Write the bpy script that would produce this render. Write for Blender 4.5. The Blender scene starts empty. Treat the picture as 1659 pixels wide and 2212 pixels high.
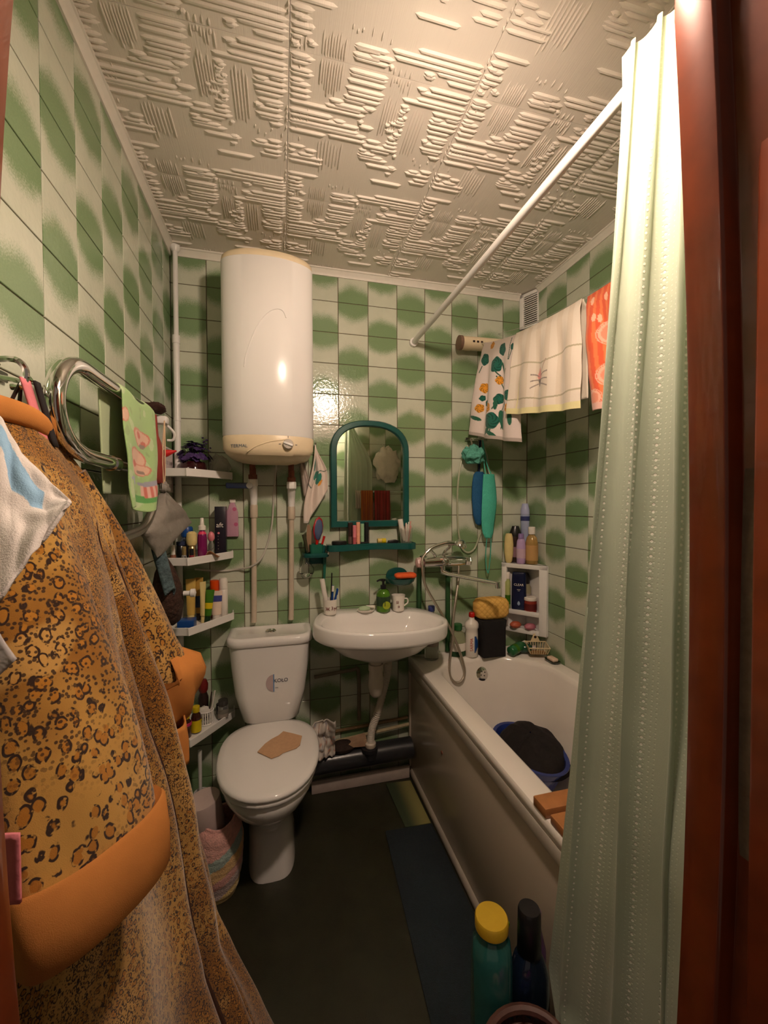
import bpy, bmesh, math, random
from mathutils import Vector, Matrix, Euler, noise
random.seed(7)
SC = bpy.context.scene
COL = SC.collection
PI = math.pi

# ------------------------------------------------------------------ camera
cam_d = bpy.data.cameras.new('camera'); cam = bpy.data.objects.new('camera', cam_d); COL.objects.link(cam)
SC.camera = cam
cam_d.sensor_fit = 'VERTICAL'; cam_d.sensor_height = 36.0
cam_d.lens = 881.63 / 2212 * 36.0
cam_d.clip_start = 0.02
RC = Matrix(((0.96947663, 0.24502736, 0.00875575), (-0.24515275, 0.96930365, 0.01872362), (-0.00389919, -0.02029861, 0.99978636)))
# columns: right, forward, up
MC = Matrix((RC.col[0], RC.col[2], -RC.col[1])).transposed()
cam.matrix_world = Matrix.Translation((0.4692, -2.0123, 1.3923)) @ MC.to_4x4()

# ------------------------------------------------------------------ world, exposure
W = bpy.data.worlds.new('world'); SC.world = W; W.use_nodes = True
W.node_tree.nodes['Background'].inputs[0].default_value = (1.0, 0.78, 0.60, 1)
W.node_tree.nodes['Background'].inputs[1].default_value = 0.14
SC.view_settings.view_transform = 'Standard'
SC.view_settings.look = 'None'
SC.view_settings.gamma = 1.0
SC.view_settings.use_curve_mapping = False
SC.view_settings.exposure = 0.15
LAMP_POS = (0.84, -1.50, 2.245)
LAMP_STRENGTH = 400.0
LAMP_COLOR = (1.0, 0.765, 0.60)

# ------------------------------------------------------------------ materials
MATS = {}
def lin(c):
    return tuple(((x / 255) / 12.92 if x / 255 <= 0.04045 else ((x / 255 + 0.055) / 1.055) ** 2.4) for x in c)
class NT:
    def __init__(s, name):
        s.m = bpy.data.materials.new(name); s.m.use_nodes = True; s.t = s.m.node_tree
        s.b = s.t.nodes['Principled BSDF']; s.out = s.t.nodes['Material Output']
    def n(s, typ, **kw):
        nd = s.t.nodes.new('ShaderNode' + typ)
        for k, v in kw.items():
            if k.startswith('i_'): nd.inputs[k[2:].replace('_', ' ')].default_value = v
            else: setattr(nd, k, v)
        return nd
    def l(s, a, b): s.t.links.new(a, b)
    def math(s, op, a, b=None, clamp=False):
        nd = s.n('Math', operation=op, use_clamp=clamp)
        for i, x in enumerate((a, b)):
            if x is None: continue
            if isinstance(x, (int, float)): nd.inputs[i].default_value = x
            else: s.l(x, nd.inputs[i])
        return nd.outputs[0]
    def smooth(s, v, a, b):
        nd = s.n('MapRange', interpolation_type='SMOOTHSTEP')
        s.l(v, nd.inputs[0]); nd.inputs[1].default_value = a; nd.inputs[2].default_value = b
        return nd.outputs[0]
    def mix(s, f, a, b):
        nd = s.n('Mix', data_type='RGBA')
        if isinstance(f, (int, float)): nd.inputs[0].default_value = f
        else: s.l(f, nd.inputs[0])
        for i, x in ((6, a), (7, b)):
            if isinstance(x, tuple): nd.inputs[i].default_value = (*x[:3], 1)
            else: s.l(x, nd.inputs[i])
        return nd.outputs[2]
    def obj(s): return s.n('TexCoord').outputs['Object']
    def noise(s, scale, detail=3, vec=None, rough=0.6):
        nd = s.n('TexNoise', i_Scale=scale, i_Detail=detail, i_Roughness=rough)
        s.l(vec or s.obj(), nd.inputs['Vector']); return nd.outputs['Fac']
    def voro(s, scale, feature='F1', vec=None, rnd=1.0):
        nd = s.n('TexVoronoi', feature=feature); nd.inputs['Scale'].default_value = scale
        nd.inputs['Randomness'].default_value = rnd
        s.l(vec or s.obj(), nd.inputs['Vector']); return nd
    def bump(s, h, dist=0.001, strength=1.0):
        nd = s.n('Bump'); nd.inputs['Distance'].default_value = dist; nd.inputs['Strength'].default_value = strength
        s.l(h, nd.inputs['Height']); s.l(nd.outputs[0], s.b.inputs['Normal'])
    def set(s, **kw):
        for k, v in kw.items():
            k = k.replace('_', ' ')
            if isinstance(v, tuple): s.b.inputs[k].default_value = (*v[:3], 1)
            elif isinstance(v, (int, float)): s.b.inputs[k].default_value = v
            else: s.l(v, s.b.inputs[k])
def mat(name, c, rough=0.45, metal=0.0, var=0.08, scale=30, bump=0, bscale=80, spec=0.5, trans=0, alpha=1, coat=0, ior=1.45):
    if name in MATS: return MATS[name]
    t = NT(name)
    f = t.noise(scale)
    c2 = tuple(max(0, x * (1 - 2 * var)) for x in c)
    t.set(Base_Color=t.mix(f, tuple(min(1, x * (1 + var)) for x in c), c2), Roughness=rough, Metallic=metal, Specular_IOR_Level=spec, Transmission_Weight=trans, Alpha=alpha, Coat_Weight=coat, IOR=ior)
    if bump: t.bump(t.noise(bscale, 2), bump)
    MATS[name] = t.m
    return t.m
def vcmat(name, rough=0.85, bump=0.0008, bscale=500, sheen=0.2):
    """printed cloth: the print is stored as a colour attribute on the cloth"""
    t = NT(name); a = t.n('Attribute', attribute_name='Col')
    t.set(Base_Color=a.outputs['Color'], Roughness=rough, Sheen_Weight=sheen, Specular_IOR_Level=0.15)
    t.bump(t.noise(bscale, 2), bump)
    MATS[name] = t.m
    return t.m

# ------------------------------------------------------------------ mesh helpers
class M:
    def __init__(s): s.v = []; s.f = []; s.c = None
    def add(s, v, f):
        o = len(s.v); s.v += [tuple(p) for p in v]; s.f += [tuple(i + o for i in q) for q in f]; return s
    def join(s, o): return s.add(o.v, o.f)
    def tr(s, mt):
        s.v = [tuple(mt @ Vector(p)) for p in s.v]; return s
    def mv(s, x=0, y=0, z=0): return s.tr(Matrix.Translation((x, y, z)))
    def rot(s, ax, deg, at=(0, 0, 0)):
        a = Vector(at); return s.tr(Matrix.Translation(a) @ Matrix.Rotation(math.radians(deg), 4, ax) @ Matrix.Translation(-a))
def box(x0, x1, y0, y1, z0, z1, bev=0.0, seg=2):
    m = M()
    if not bev:
        return m.add([(x0,y0,z0),(x1,y0,z0),(x1,y1,z0),(x0,y1,z0),(x0,y0,z1),(x1,y0,z1),(x1,y1,z1),(x0,y1,z1)],
                     [(0,3,2,1),(4,5,6,7),(0,1,5,4),(1,2,6,5),(2,3,7,6),(3,0,4,7)])
    bm = bmesh.new()
    vs = [bm.verts.new(p) for p in [(x0,y0,z0),(x1,y0,z0),(x1,y1,z0),(x0,y1,z0),(x0,y0,z1),(x1,y0,z1),(x1,y1,z1),(x0,y1,z1)]]
    for q in [(0,3,2,1),(4,5,6,7),(0,1,5,4),(1,2,6,5),(2,3,7,6),(3,0,4,7)]: bm.faces.new([vs[i] for i in q])
    bmesh.ops.bevel(bm, geom=bm.edges[:], offset=bev, segments=seg, affect='EDGES', profile=0.5)
    return frombm(bm)
def frombm(bm):
    m = M(); bm.verts.index_update()
    m.v = [tuple(v.co) for v in bm.verts]; m.f = [tuple(v.index for v in f.verts) for f in bm.faces]; bm.free(); return m
def bevel(m, w, seg=2, ang=35):
    bm = bmesh.new(); vs = [bm.verts.new(p) for p in m.v]
    for f in m.f:
        try: bm.faces.new([vs[i] for i in f])
        except ValueError: pass
    bm.normal_update()
    es = [e for e in bm.edges if len(e.link_faces) == 2 and e.calc_face_angle(0) > math.radians(ang)]
    bmesh.ops.bevel(bm, geom=es, offset=w, segments=seg, affect='EDGES', profile=0.5)
    return frombm(bm)
def lathe(prof, x=0, y=0, z=0, seg=20, sx=1, sy=1):
    m = M(); v = []; n = len(prof)
    for r, h in prof:
        for k in range(seg):
            a = 2 * PI * k / seg; v.append((x + sx * r * math.cos(a), y + sy * r * math.sin(a), z + h))
    f = []
    for i in range(n - 1):
        for k in range(seg):
            k2 = (k + 1) % seg; f.append((i*seg+k, i*seg+k2, (i+1)*seg+k2, (i+1)*seg+k))
    if prof[0][0] > 1e-6: f.append(tuple(reversed(range(seg))))
    if prof[-1][0] > 1e-6: f.append(tuple((n-1)*seg + k for k in range(seg)))
    return m.add(v, f)
def cr(pts, n=6, closed=False):
    """Catmull-Rom through the points"""
    P = [Vector(p) for p in pts]; out = []; L = len(P)
    R = range(L if closed else L - 1)
    for i in R:
        a = P[(i-1) % L] if closed or i > 0 else P[0]*2 - P[1]
        b, c = P[i], P[(i+1) % L]
        d = P[(i+2) % L] if closed or i + 2 < L else c*2 - b
        for k in range(n):
            t = k / n
            out.append(0.5 * ((2*b) + (c - a)*t + (2*a - 5*b + 4*c - d)*t*t + (3*b - a - 3*c + d)*t**3))
    if not closed: out.append(P[-1])
    return out
def tube(pts, r, seg=8, closed=False, sm=0):
    P = cr(pts, sm, closed) if sm else [Vector(p) for p in pts]
    n = len(P); m = M(); v = []
    rs = r if isinstance(r, (list, tuple)) else None
    prev = None
    for i, p in enumerate(P):
        if closed: d = P[(i+1) % n] - P[i-1]
        else: d = P[min(i+1, n-1)] - P[max(i-1, 0)]
        d.normalize()
        if prev is None:
            u = d.orthogonal().normalized()
        else:
            u = (prev - d * prev.dot(d))
            u = u.normalized() if u.length > 1e-6 else d.orthogonal().normalized()
        prev = u; w = d.cross(u)
        if rs: 
            t = i / max(1, n-1) * (len(rs) - 1); k = min(int(t), len(rs) - 2); rr = rs[k] + (rs[k+1] - rs[k]) * (t - k)
        else: rr = r
        for k in range(seg):
            a = 2*PI*k/seg; v.append(p + u*(rr*math.cos(a)) + w*(rr*math.sin(a)))
    f = []
    for i in range(n if closed else n - 1):
        j = (i+1) % n
        for k in range(seg):
            k2 = (k+1) % seg; f.append((i*seg+k, i*seg+k2, j*seg+k2, j*seg+k))
    if not closed: f += [tuple(reversed(range(seg))), tuple((n-1)*seg+k for k in range(seg))]
    return m.add(v, f)
def prism(outl, a0, a1, axis='z'):
    """extrude a 2-D outline along an axis; z: (x,y)  y: (x,z)  x: (y,z)"""
    n = len(outl); m = M()
    def p(q, a): return (q[0], q[1], a) if axis == 'z' else (q[0], a, q[1]) if axis == 'y' else (a, q[0], q[1])
    v = [p(q, a0) for q in outl] + [p(q, a1) for q in outl]
    f = [tuple(range(n)), tuple(reversed(range(n, 2*n)))] + [((i+1) % n, i, n+i, n + (i+1) % n) for i in range(n)]
    return fixn(m.add(v, f))
def fixn(m):
    bm = bmesh.new(); vs = [bm.verts.new(p) for p in m.v]
    for f in m.f:
        try: bm.faces.new([vs[i] for i in f])
        except ValueError: pass
    bmesh.ops.recalc_face_normals(bm, faces=bm.faces[:]); return frombm(bm)
def loft(loops, cap0=True, cap1=True):
    n = len(loops[0]); m = M(); v = [p for L in loops for p in L]; f = []
    for i in range(len(loops) - 1):
        for k in range(n):
            k2 = (k+1) % n; f.append((i*n+k, i*n+k2, (i+1)*n+k2, (i+1)*n+k))
    if cap0: f.append(tuple(reversed(range(n))))
    if cap1: f.append(tuple((len(loops)-1)*n + k for k in range(n)))
    return fixn(m.add(v, f))
def sell(cx, cy, rx, ry, z, n=32, e=2.0, flat=None):
    """superellipse loop at height z"""
    L = []
    for k in range(n):
        a = 2*PI*k/n; c, s_ = math.cos(a), math.sin(a)
        x = cx + rx * math.copysign(abs(c)**(2/e), c); y = cy + ry * math.copysign(abs(s_)**(2/e), s_)
        if flat is not None: y = min(y, flat)
        L.append((x, y, z))
    return L
def grid(fn, nu, nv, col=None):
    m = M(); v = []; c = []
    for j in range(nv + 1):
        for i in range(nu + 1):
            u, w = i/nu, j/nv; v.append(tuple(fn(u, w)))
            if col: c.append((*col(u, w)[:3], 1.0))
    f = [(j*(nu+1)+i, j*(nu+1)+i+1, (j+1)*(nu+1)+i+1, (j+1)*(nu+1)+i) for j in range(nv) for i in range(nu)]
    m.add(v, f); m.c = c if col else None; return m
def text(s, size, depth=0.0006, align='CENTER'):
    """flat lettering in the x-z plane facing -y"""
    cu = bpy.data.curves.new('t', 'FONT'); cu.body = s; cu.size = size; cu.extrude = depth; cu.align_x = align; cu.align_y = 'CENTER'; cu.resolution_u = 3
    ob = bpy.data.objects.new('t', cu); COL.objects.link(ob)
    me = bpy.data.meshes.new_from_object(ob.evaluated_get(bpy.context.evaluated_depsgraph_get()))
    m = M().add([v.co[:] for v in me.vertices], [tuple(p.vertices) for p in me.polygons])
    bpy.data.objects.remove(ob); bpy.data.curves.remove(cu); bpy.data.meshes.remove(me)
    return m.tr(Matrix.Rotation(PI/2, 4, 'X'))

# ------------------------------------------------------------------ object helpers
ROOT = {}
def mesh(name, m, mt, ang=38, smooth=True):
    me = bpy.data.meshes.new(name); me.from_pydata(m.v, [], m.f); me.update()
    if m.c:
        a = me.color_attributes.new('Col', 'FLOAT_COLOR', 'POINT')
        a.data.foreach_set('color', [x for c in m.c for x in c])
    if smooth:
        me.polygons.foreach_set('use_smooth', [True]*len(me.polygons)); me.set_sharp_from_angle(angle=math.radians(ang))
    if mt: me.materials.append(mt)
    return me
def T(name, label, cat, loc=(0,0,0), group=None, rot=None, local=False):
    """a thing: an Empty at its base that parents its parts"""
    o = bpy.data.objects.new(name, None); COL.objects.link(o); o.location = loc; o.empty_display_size = 0.03
    if rot: o.rotation_euler = tuple(math.radians(a) for a in rot)
    o['label'] = label; o['category'] = cat
    if group: o['group'] = group
    ROOT[o.name] = None if (local or rot) else Vector(loc)
    return o
def P(name, m, mt, parent, label=None, ang=38, thick=0, sub=0):
    """a part (or sub-part): one mesh object under its parent"""
    off = ROOT.get(parent.name)
    if off is not None: m.mv(*(-off))
    o = bpy.data.objects.new(name, mesh(name, m, mt, ang)); COL.objects.link(o); o.parent = parent
    if label: o['label'] = label
    ROOT[o.name] = off
    mods(o, thick, sub)
    return o
def mods(o, thick, sub):
    if thick: 
        md = o.modifiers.new('s', 'SOLIDIFY'); md.thickness = thick; md.offset = 0
    if sub:
        md = o.modifiers.new('u', 'SUBSURF'); md.levels = sub; md.render_levels = sub
def S(name, m, mt, label=None, cat=None, group=None, kind=None, ang=38, thick=0, sub=0, smooth=True):
    """a thing that is one mesh; its origin is put at the middle of its base"""
    xs = [p[0] for p in m.v]; ys = [p[1] for p in m.v]; zs = [p[2] for p in m.v]
    o0 = Vector(((min(xs)+max(xs))/2, (min(ys)+max(ys))/2, min(zs))); m.mv(*(-o0))
    o = bpy.data.objects.new(name, mesh(name, m, mt, ang, smooth)); COL.objects.link(o); o.location = o0
    if label: o['label'] = label; o['category'] = cat
    if group: o['group'] = group
    if kind: o['kind'] = kind
    ROOT[o.name] = o0
    mods(o, thick, sub)
    return o

# ------------------------------------------------------------------ shared materials
def tile_material():
    t = NT('green_tile')
    s = t.n('SeparateXYZ'); t.l(t.obj(), s.inputs[0]); x, z = s.outputs[0], s.outputs[2]
    rnd = t.n('ObjectInfo').outputs['Random']
    vec = t.n('VectorMath', operation='ADD'); t.l(t.obj(), vec.inputs[0])
    cmb = t.n('CombineXYZ'); t.l(t.math('MULTIPLY', rnd, 9.0), cmb.inputs[0]); t.l(cmb.outputs[0], vec.inputs[1])
    nz = t.n('TexNoise', i_Scale=260.0, i_Detail=2.0); t.l(vec.outputs[0], nz.inputs['Vector'])
    nl = t.n('TexNoise', i_Scale=22.0, i_Detail=2.0); t.l(vec.outputs[0], nl.inputs['Vector'])
    # distance from the top edge of the tile, bowed so that the spray patch is a dome
    d = t.math('SUBTRACT', 0.075, z)
    x2 = t.math('MULTIPLY', t.math('MULTIPLY', x, x), 5.2)
    e = t.math('ADD', d, x2)
    e = t.math('ADD', e, t.math('MULTIPLY', t.math('SUBTRACT', nz.outputs[0], 0.5), 0.05))
    e = t.math('ADD', e, t.math('MULTIPLY', t.math('SUBTRACT', nl.outputs[0], 0.5), 0.03))
    f = t.smooth(e, 0.055, 0.108)
    base = t.mix(nl.outputs[0], (0.52, 0.555, 0.44), (0.595, 0.625, 0.505))
    dark = t.mix(nz.outputs[0], (0.165, 0.26, 0.125), (0.225, 0.335, 0.17))
    t.set(Base_Color=t.mix(f, dark, base), Roughness=0.14, Specular_IOR_Level=0.5)
    b = t.n('TexNoise', i_Scale=75.0, i_Detail=2.0); t.l(vec.outputs[0], b.inputs['Vector'])
    t.bump(b.outputs[0], 0.0008)
    return t.m
TILE = tile_material()
GROUT = mat('grout', (0.17, 0.13, 0.085), 0.9, var=0.25, scale=60)
FOAM = mat('ceiling_foam', (0.86, 0.80, 0.72), 0.55, var=0.05, scale=8, bump=0.0006, bscale=260)
WHITEP = mat('white_plastic', (0.82, 0.80, 0.77), 0.32, var=0.03)
TRIMW = mat('trim_white', (0.80, 0.76, 0.68), 0.5, var=0.05)
CERAM = mat('white_ceramic', (0.86, 0.83, 0.80), 0.09, var=0.02, scale=6, coat=0.3)
ENAMEL = mat('bath_enamel', (0.86, 0.80, 0.73), 0.16, var=0.04, scale=5)
CHROME = mat('chrome', (0.80, 0.79, 0.77), 0.09, 1.0, var=0.04)
STEEL = mat('dull_steel', (0.5, 0.48, 0.45), 0.3, 1.0, var=0.1)
WOODF = mat('door_frame_varnish', (0.16, 0.028, 0.006), 0.3, var=0.3, scale=12, coat=0.4)
TEALP = mat('teal_plastic', (0.010, 0.085, 0.075), 0.22, var=0.1)
GREENP = mat('green_plastic', (0.012, 0.12, 0.075), 0.25, var=0.1)
BEIGEP = mat('beige_pipe', (0.62, 0.52, 0.40), 0.45, var=0.08)
RUST = mat('rusty_fitting', (0.22, 0.065, 0.035), 0.7, var=0.35, scale=90)
BLACKP = mat('black_plastic', (0.012, 0.011, 0.012), 0.3, var=0.1)
GLASS = mat('clear_glass', (0.96, 0.97, 0.96), 0.03, trans=1.0, var=0.01)
CLEARP = mat('clear_plastic', (0.93, 0.94, 0.90), 0.08, trans=0.92, var=0.02, ior=1.3)
CREAM = mat('cream_plastic', (0.80, 0.66, 0.45), 0.35, var=0.04)

# ------------------------------------------------------------------ the room
LINO = mat('dark_linoleum', (0.020, 0.019, 0.009), 0.42, var=0.3, scale=14, bump=0.0006, bscale=300)
S('floor', box(-0.12, 1.92, -2.7, 0.08, -0.06, 0.0), LINO, kind='structure')
wall_back = S('wall_back', box(-0.1, 1.9, 0.003, 0.09, -0.06, 2.6), GROUT, kind='structure')
wall_left = S('wall_left', box(-0.09, -0.003, -1.6, 0.003, -0.06, 2.6), GROUT, kind='structure')
wall_right = S('wall_right', box(1.803, 1.89, -1.6, 0.003, -0.06, 2.6), GROUT, kind='structure')
fw = box(-0.09, 0.212, -1.72, -1.603, -0.06, 2.6)
fw.join(box(1.0, 1.89, -1.72, -1.603, -0.06, 2.6)).join(box(0.212, 1.0, -1.72, -1.603, 2.13, 2.6))
wall_front = S('wall_front', fw, GROUT, kind='structure')

TM = {}
def tile_mesh(x0, x1, z0, z1):
    key = tuple(round(a, 4) for a in (x0, x1, z0, z1))
    if key in TM: return TM[key]
    i = 0.0016
    v = []
    for d, y in ((i, 0.0), (0.0004, 0.0009), (0.0, 0.006)):
        v += [(x0+d, y, z0+d), (x1-d, y, z0+d), (x1-d, y, z1-d), (x0+d, y, z1-d)]
    f = [(0, 1, 2, 3)]
    for a in (0, 4):
        for k in range(4): k2 = (k+1) % 4; f.append((a+k, a+4+k, a+4+k2, a+k2))
    m = M().add(v, f); me = mesh('tile', m, TILE, smooth=False); TM[key] = me; return me
def tile(parent, cu, cz, rng, blob_top, place, mirror=False):
    """one tile: cu, cz the middle of the full tile on the wall, rng its (cut) extent about that middle"""
    x0, x1, z0, z1 = rng
    if mirror: x0, x1 = -x1, -x0
    if not blob_top: x0, x1, z0, z1 = -x1, -x0, -z1, -z0
    o = bpy.data.objects.new('tile', tile_mesh(x0, x1, z0, z1)); COL.objects.link(o); o.parent = parent
    mt = place(cu, cz)
    if not blob_top: mt = mt @ Matrix.Rotation(PI, 4, 'Y')
    o.matrix_local = Matrix.Translation(-ROOT[parent.name]) @ mt
G = 0.0013
ROWS = [(2.38 - 0.15*r, 2.38 - 0.15*(r+1), r) for r in range(-1, 16)]
def tiles(parent, cols, place, hide=None, mirror=False):
    for u0, u1, c0, par in cols:       # visible extent, middle of the full tile, parity
        for zt, zb, r in ROWS:
            lo = max(zb, 0.001); 
            if zt - lo < 0.02: continue
            cz = (zt + zb)/2
            if hide and hide(u0, u1, lo, zt): continue
            tile(parent, c0, cz, (u0 - c0 + G, u1 - c0 - G, lo - cz + G, zt - cz - G), (par + r) % 2 != 0, place, mirror)
# back wall: twelve whole columns
tiles(wall_back, [(0.15*k, 0.15*(k+1), 0.15*k + 0.075, k) for k in range(12)], lambda u, z: Matrix.Translation((u, 0, z)))
# left wall: u runs from the back corner towards the door, lines at 0.116 + 0.15 j
cl = [(0.0, 0.1158, 0.0408, 0)] + [(0.1158 + 0.15*j, min(0.1158 + 0.15*(j+1), 1.6), 0.1158 + 0.15*(j+0.5), j+1) for j in range(10)]
tiles(wall_left, cl, lambda u, z: Matrix.Translation((0, -u, z)) @ Matrix.Rotation(PI/2, 4, 'Z'), mirror=True)
cr_ = [(0.0, 0.167, 0.0835, 0)] + [(0.167 + 0.15*j, min(0.167 + 0.15*(j+1), 1.6), 0.167 + 0.15*(j+0.5), j+1) for j in range(10)]
tiles(wall_right, cr_, lambda u, z: Matrix.Translation((1.8, -u, z)) @ Matrix.Rotation(-PI/2, 4, 'Z'))
cf = [(0.15*k, 0.15*(k+1), 0.15*k + 0.075, k) for k in range(12)]
cf = [((max(a, 1.0) if k == 6 else a), (min(b, 0.212) if k == 1 else b), c, k) for a, b, c, k in cf]
tiles(wall_front, cf, lambda u, z: Matrix.Translation((u, -1.6, z)) @ Matrix.Rotation(PI, 4, 'Z'),
      hide=lambda a, b, lo, hi: (a > 0.16 and b < 1.04 and lo < 2.12), mirror=True)

# ceiling of pressed foam panels with a woven relief of little sticks
ceiling = S('ceiling', box(-0.09, 1.89, -1.72, 0.09, 2.536, 2.6), FOAM, kind='structure')
STICKS = [-4,12,67,1,-15,32,40,-24,71,-4,130,221,99,119,212,108,102,154,121,111,233,147,92,218,147,82,256,155,68,260,148,58,262,150,36,260,153,20,261,152,11,261,154,-30,234,194,-36,265,156,-22,256,252,-21,267,156,-50,247,155,-45,232,-5,156,130,-5,171,211,128,162,169,199,148,220,203,162,253,206,103,248,312,-76,495,495,-79,537,248,-60,556,258,-46,555,345,-28,379,346,-20,383,376,-35,537,412,-20,524,542,-30,560,339,14,373,372,7,555,347,22,557,347,42,563,308,52,567,404,70,542,408,87,449,446,80,560,403,96,564,405,112,562,309,72,338,314,80,343,309,88,336,308,96,330,324,106,343,309,112,341,305,122,340,290,130,342,279,139,299,283,156,318,324,148,341,310,163,339,-6,189,214,-5,197,238,-6,220,116,117,214,240,235,205,287,224,223,345,251,235,327,220,242,250,220,252,282,218,262,308,221,270,324,290,210,341,331,241,348,252,292,363,327,288,357,324,314,349,-7,276,57,51,285,95,-7,294,28,31,302,87,-6,313,119,-7,332,116,207,163,255,-6,387,107,-6,406,57,11,424,53,38,440,60,311,164,341,298,180,333,312,174,338,295,196,339,408,128,488,415,148,489,430,156,488,404,164,430,407,172,486,406,190,489,412,199,486,444,216,489,438,276,485,399,285,442,389,294,484,424,314,486,412,330,482,281,354,398]
BUND = [(78, 140, -70, 106, 9), (266, 326, -25, 50, 8), (264, 316, 50, 190, 7), (350, 395, 66, 262, 5), (590, 672, 228, 372, 8), (0, 44, -60, 60, 4), (400, 488, 226, 268, 9), (500, 560, 140, 225, 6), (130, 250, -100, -62, 10), (20, 100, 236, 270, 8)]
rs = random.Random(3)
def stick(m, x0, x1, y, w, h, ax=0):
    """a pointed, ridged stick lying on the panel (local z 0), bulging downwards"""
    L = x1 - x0; t = min(0.012, L*0.3)
    q = [(x0, 0, 0), (x0+t, -w, 0), (x1-t, -w, 0), (x1, 0, 0), (x1-t, w, 0), (x0+t, w, 0),
         (x0+t, -w*0.45, -h), (x1-t, -w*0.45, -h), (x1-t, w*0.45, -h), (x0+t, w*0.45, -h)]
    v = [((a, b + y, c) if ax == 0 else (b + y, a, c)) for a, b, c in q]
    m.add(v, [(1, 2, 7, 6), (6, 7, 8, 9), (5, 9, 8, 4), (0, 1, 6), (0, 9, 5), (0, 6, 9), (3, 7, 2), (3, 4, 8), (3, 8, 7)])
def wrap(a, b, fn):
    """cut a run to the panel's 0..0.5 and carry the rest to the panel's other edge"""
    for k in (-0.5, 0, 0.5):
        lo, hi = max(a + k, 0.001), min(b + k, 0.499)
        if hi - lo > 0.004: fn(lo, hi)
def panel_geo():
    m = M()
    for i in range(0, len(STICKS), 3):
        a, y, b = (x/1000 for x in STICKS[i:i+3]); w = rs.uniform(0.0038, 0.0056)
        wrap(a, b, lambda lo, hi: stick(m, lo, hi, (y % 0.5), w, rs.uniform(0.005, 0.0068)))
    for x0, x1, y0, y1, n in BUND:
        for k in range(n):
            x = (x0 + (x1-x0)*(k+0.5)/n)/1000 % 0.5
            a = y0/1000 + rs.uniform(0, 0.03); b = y1/1000 - rs.uniform(0, 0.04)
            wrap(a, b, lambda lo, hi: stick(m, lo, hi, x, rs.uniform(0.0016, 0.0028), rs.uniform(0.0025, 0.004), 1))
    return m
PG = panel_geo()
fp = NT('foam_panel'); mp = fp.n('Mapping'); mp.inputs['Scale'].default_value = (330, 9, 1); fp.l(fp.obj(), mp.inputs['Vector'])
fp.set(Base_Color=(0.76, 0.70, 0.62), Roughness=0.5, Specular_IOR_Level=0.4); fp.bump(fp.noise(1.0, 2, mp.outputs[0]), 0.0007)
for i in range(4):
    for j in range(4):
        X0, Y0 = 0.5*i, -1.945 + 0.5*j
        bm = bmesh.new()
        vs = [bm.verts.new(p) for p in PG.v]
        for f in PG.f: bm.faces.new([vs[k] for k in f])
        e = 0.0006
        sl = [bm.verts.new(p) for p in ((e, e, 0), (0.5-e, e, 0), (0.5-e, 0.5-e, 0), (e, 0.5-e, 0), (e, e, 0.004), (0.5-e, e, 0.004), (0.5-e, 0.5-e, 0.004), (e, 0.5-e, 0.004))]
        for q in ((3,2,1,0), (4,5,6,7), (0,1,5,4), (1,2,6,5), (2,3,7,6), (3,0,4,7)): bm.faces.new([sl[k] for k in q])
        for co, no in (((1.799 - X0, 0, 0), (1, 0, 0)), ((0, -0.001 - Y0, 0), (0, 1, 0)), ((0, -1.599 - Y0, 0), (0, -1, 0))):
            bmesh.ops.bisect_plane(bm, geom=bm.verts[:] + bm.edges[:] + bm.faces[:], plane_co=co, plane_no=no, clear_outer=True)
        m = frombm(bm)
        o = bpy.data.objects.new('panel', mesh('panel', m, fp.m, 30)); COL.objects.link(o); o.parent = ceiling
        o.location = Vector((X0, Y0, 2.5305)) - ROOT[ceiling.name]

# crown strips
def crown(name, p0, p1, inward):
    d = Vector(inward)
    prof = [(0, 0), (0.026, 0), (0.026, -0.006), (0.021, -0.008), (0.013, -0.017), (0.008, -0.025), (0.006, -0.031), (0, -0.031)]
    S(name, loft([[Vector(p) + d*a + Vector((0, 0, b)) for a, b in prof] for p in (p0, p1)]), TRIMW, kind='structure', ang=20)
crown('trim_1', (0.0, -1.599, 2.529), (0.0, -0.001, 2.529), (1, 0, 0))
crown('trim_2', (0.028, 0.0, 2.529), (1.745, 0.0, 2.529), (0, -1, 0))
crown('trim_3', (1.8, -1.599, 2.529), (1.8, -0.11, 2.529), (-1, 0, 0))
# white base strip under the waste pipe
S('baseboard_back', box(0.60, 1.092, -0.06, -0.045, 0.0, 0.062, 0.003), mat('base_strip', (0.50, 0.42, 0.37), 0.5, var=0.12), kind='structure')

# door frame: bowed old varnished jambs, a rebate, and the open leaf on the right
def jamb(side):
    s_ = 1 if side > 0 else -1
    x = lambda z: (0.981 - min(0.034, 0.055*(z-1.2)**2)) if s_ > 0 else (0.235 + min(0.034, 0.085*(z-1.3)**2))
    L = []
    for k in range(31):
        z = 2.13*k/30; e = x(z)
        if s_ > 0: L.append([(e, -1.598, z), (1.03, -1.598, z), (1.03, -1.74, z), (e+0.022, -1.74, z), (e+0.022, -1.647, z), (e+0.002, -1.645, z), (e, -1.642, z)])
        else: L.append([(e, -1.598, z), (e, -1.642, z), (e-0.022, -1.647, z), (e-0.022, -1.74, z), (0.18, -1.74, z), (0.18, -1.598, z)])
    return bevel(loft(L), 0.0025, 2, 50)
S('trim_4', jamb(-1), WOODF, kind='structure'); S('trim_5', jamb(1), WOODF, kind='structure')
S('trim_6', box(0.18, 1.03, -1.74, -1.598, 2.11, 2.16, 0.004), WOODF, kind='structure')
d1 = T('door_1', '', '', (1.0, -1.72, 0.0)); del d1['label']; del d1['category']; d1['kind'] = 'structure'
P('door_leaf', box(0.984, 1.022, -2.40, -1.668, 0.01, 2.10, 0.004), WOODF, d1)
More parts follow.
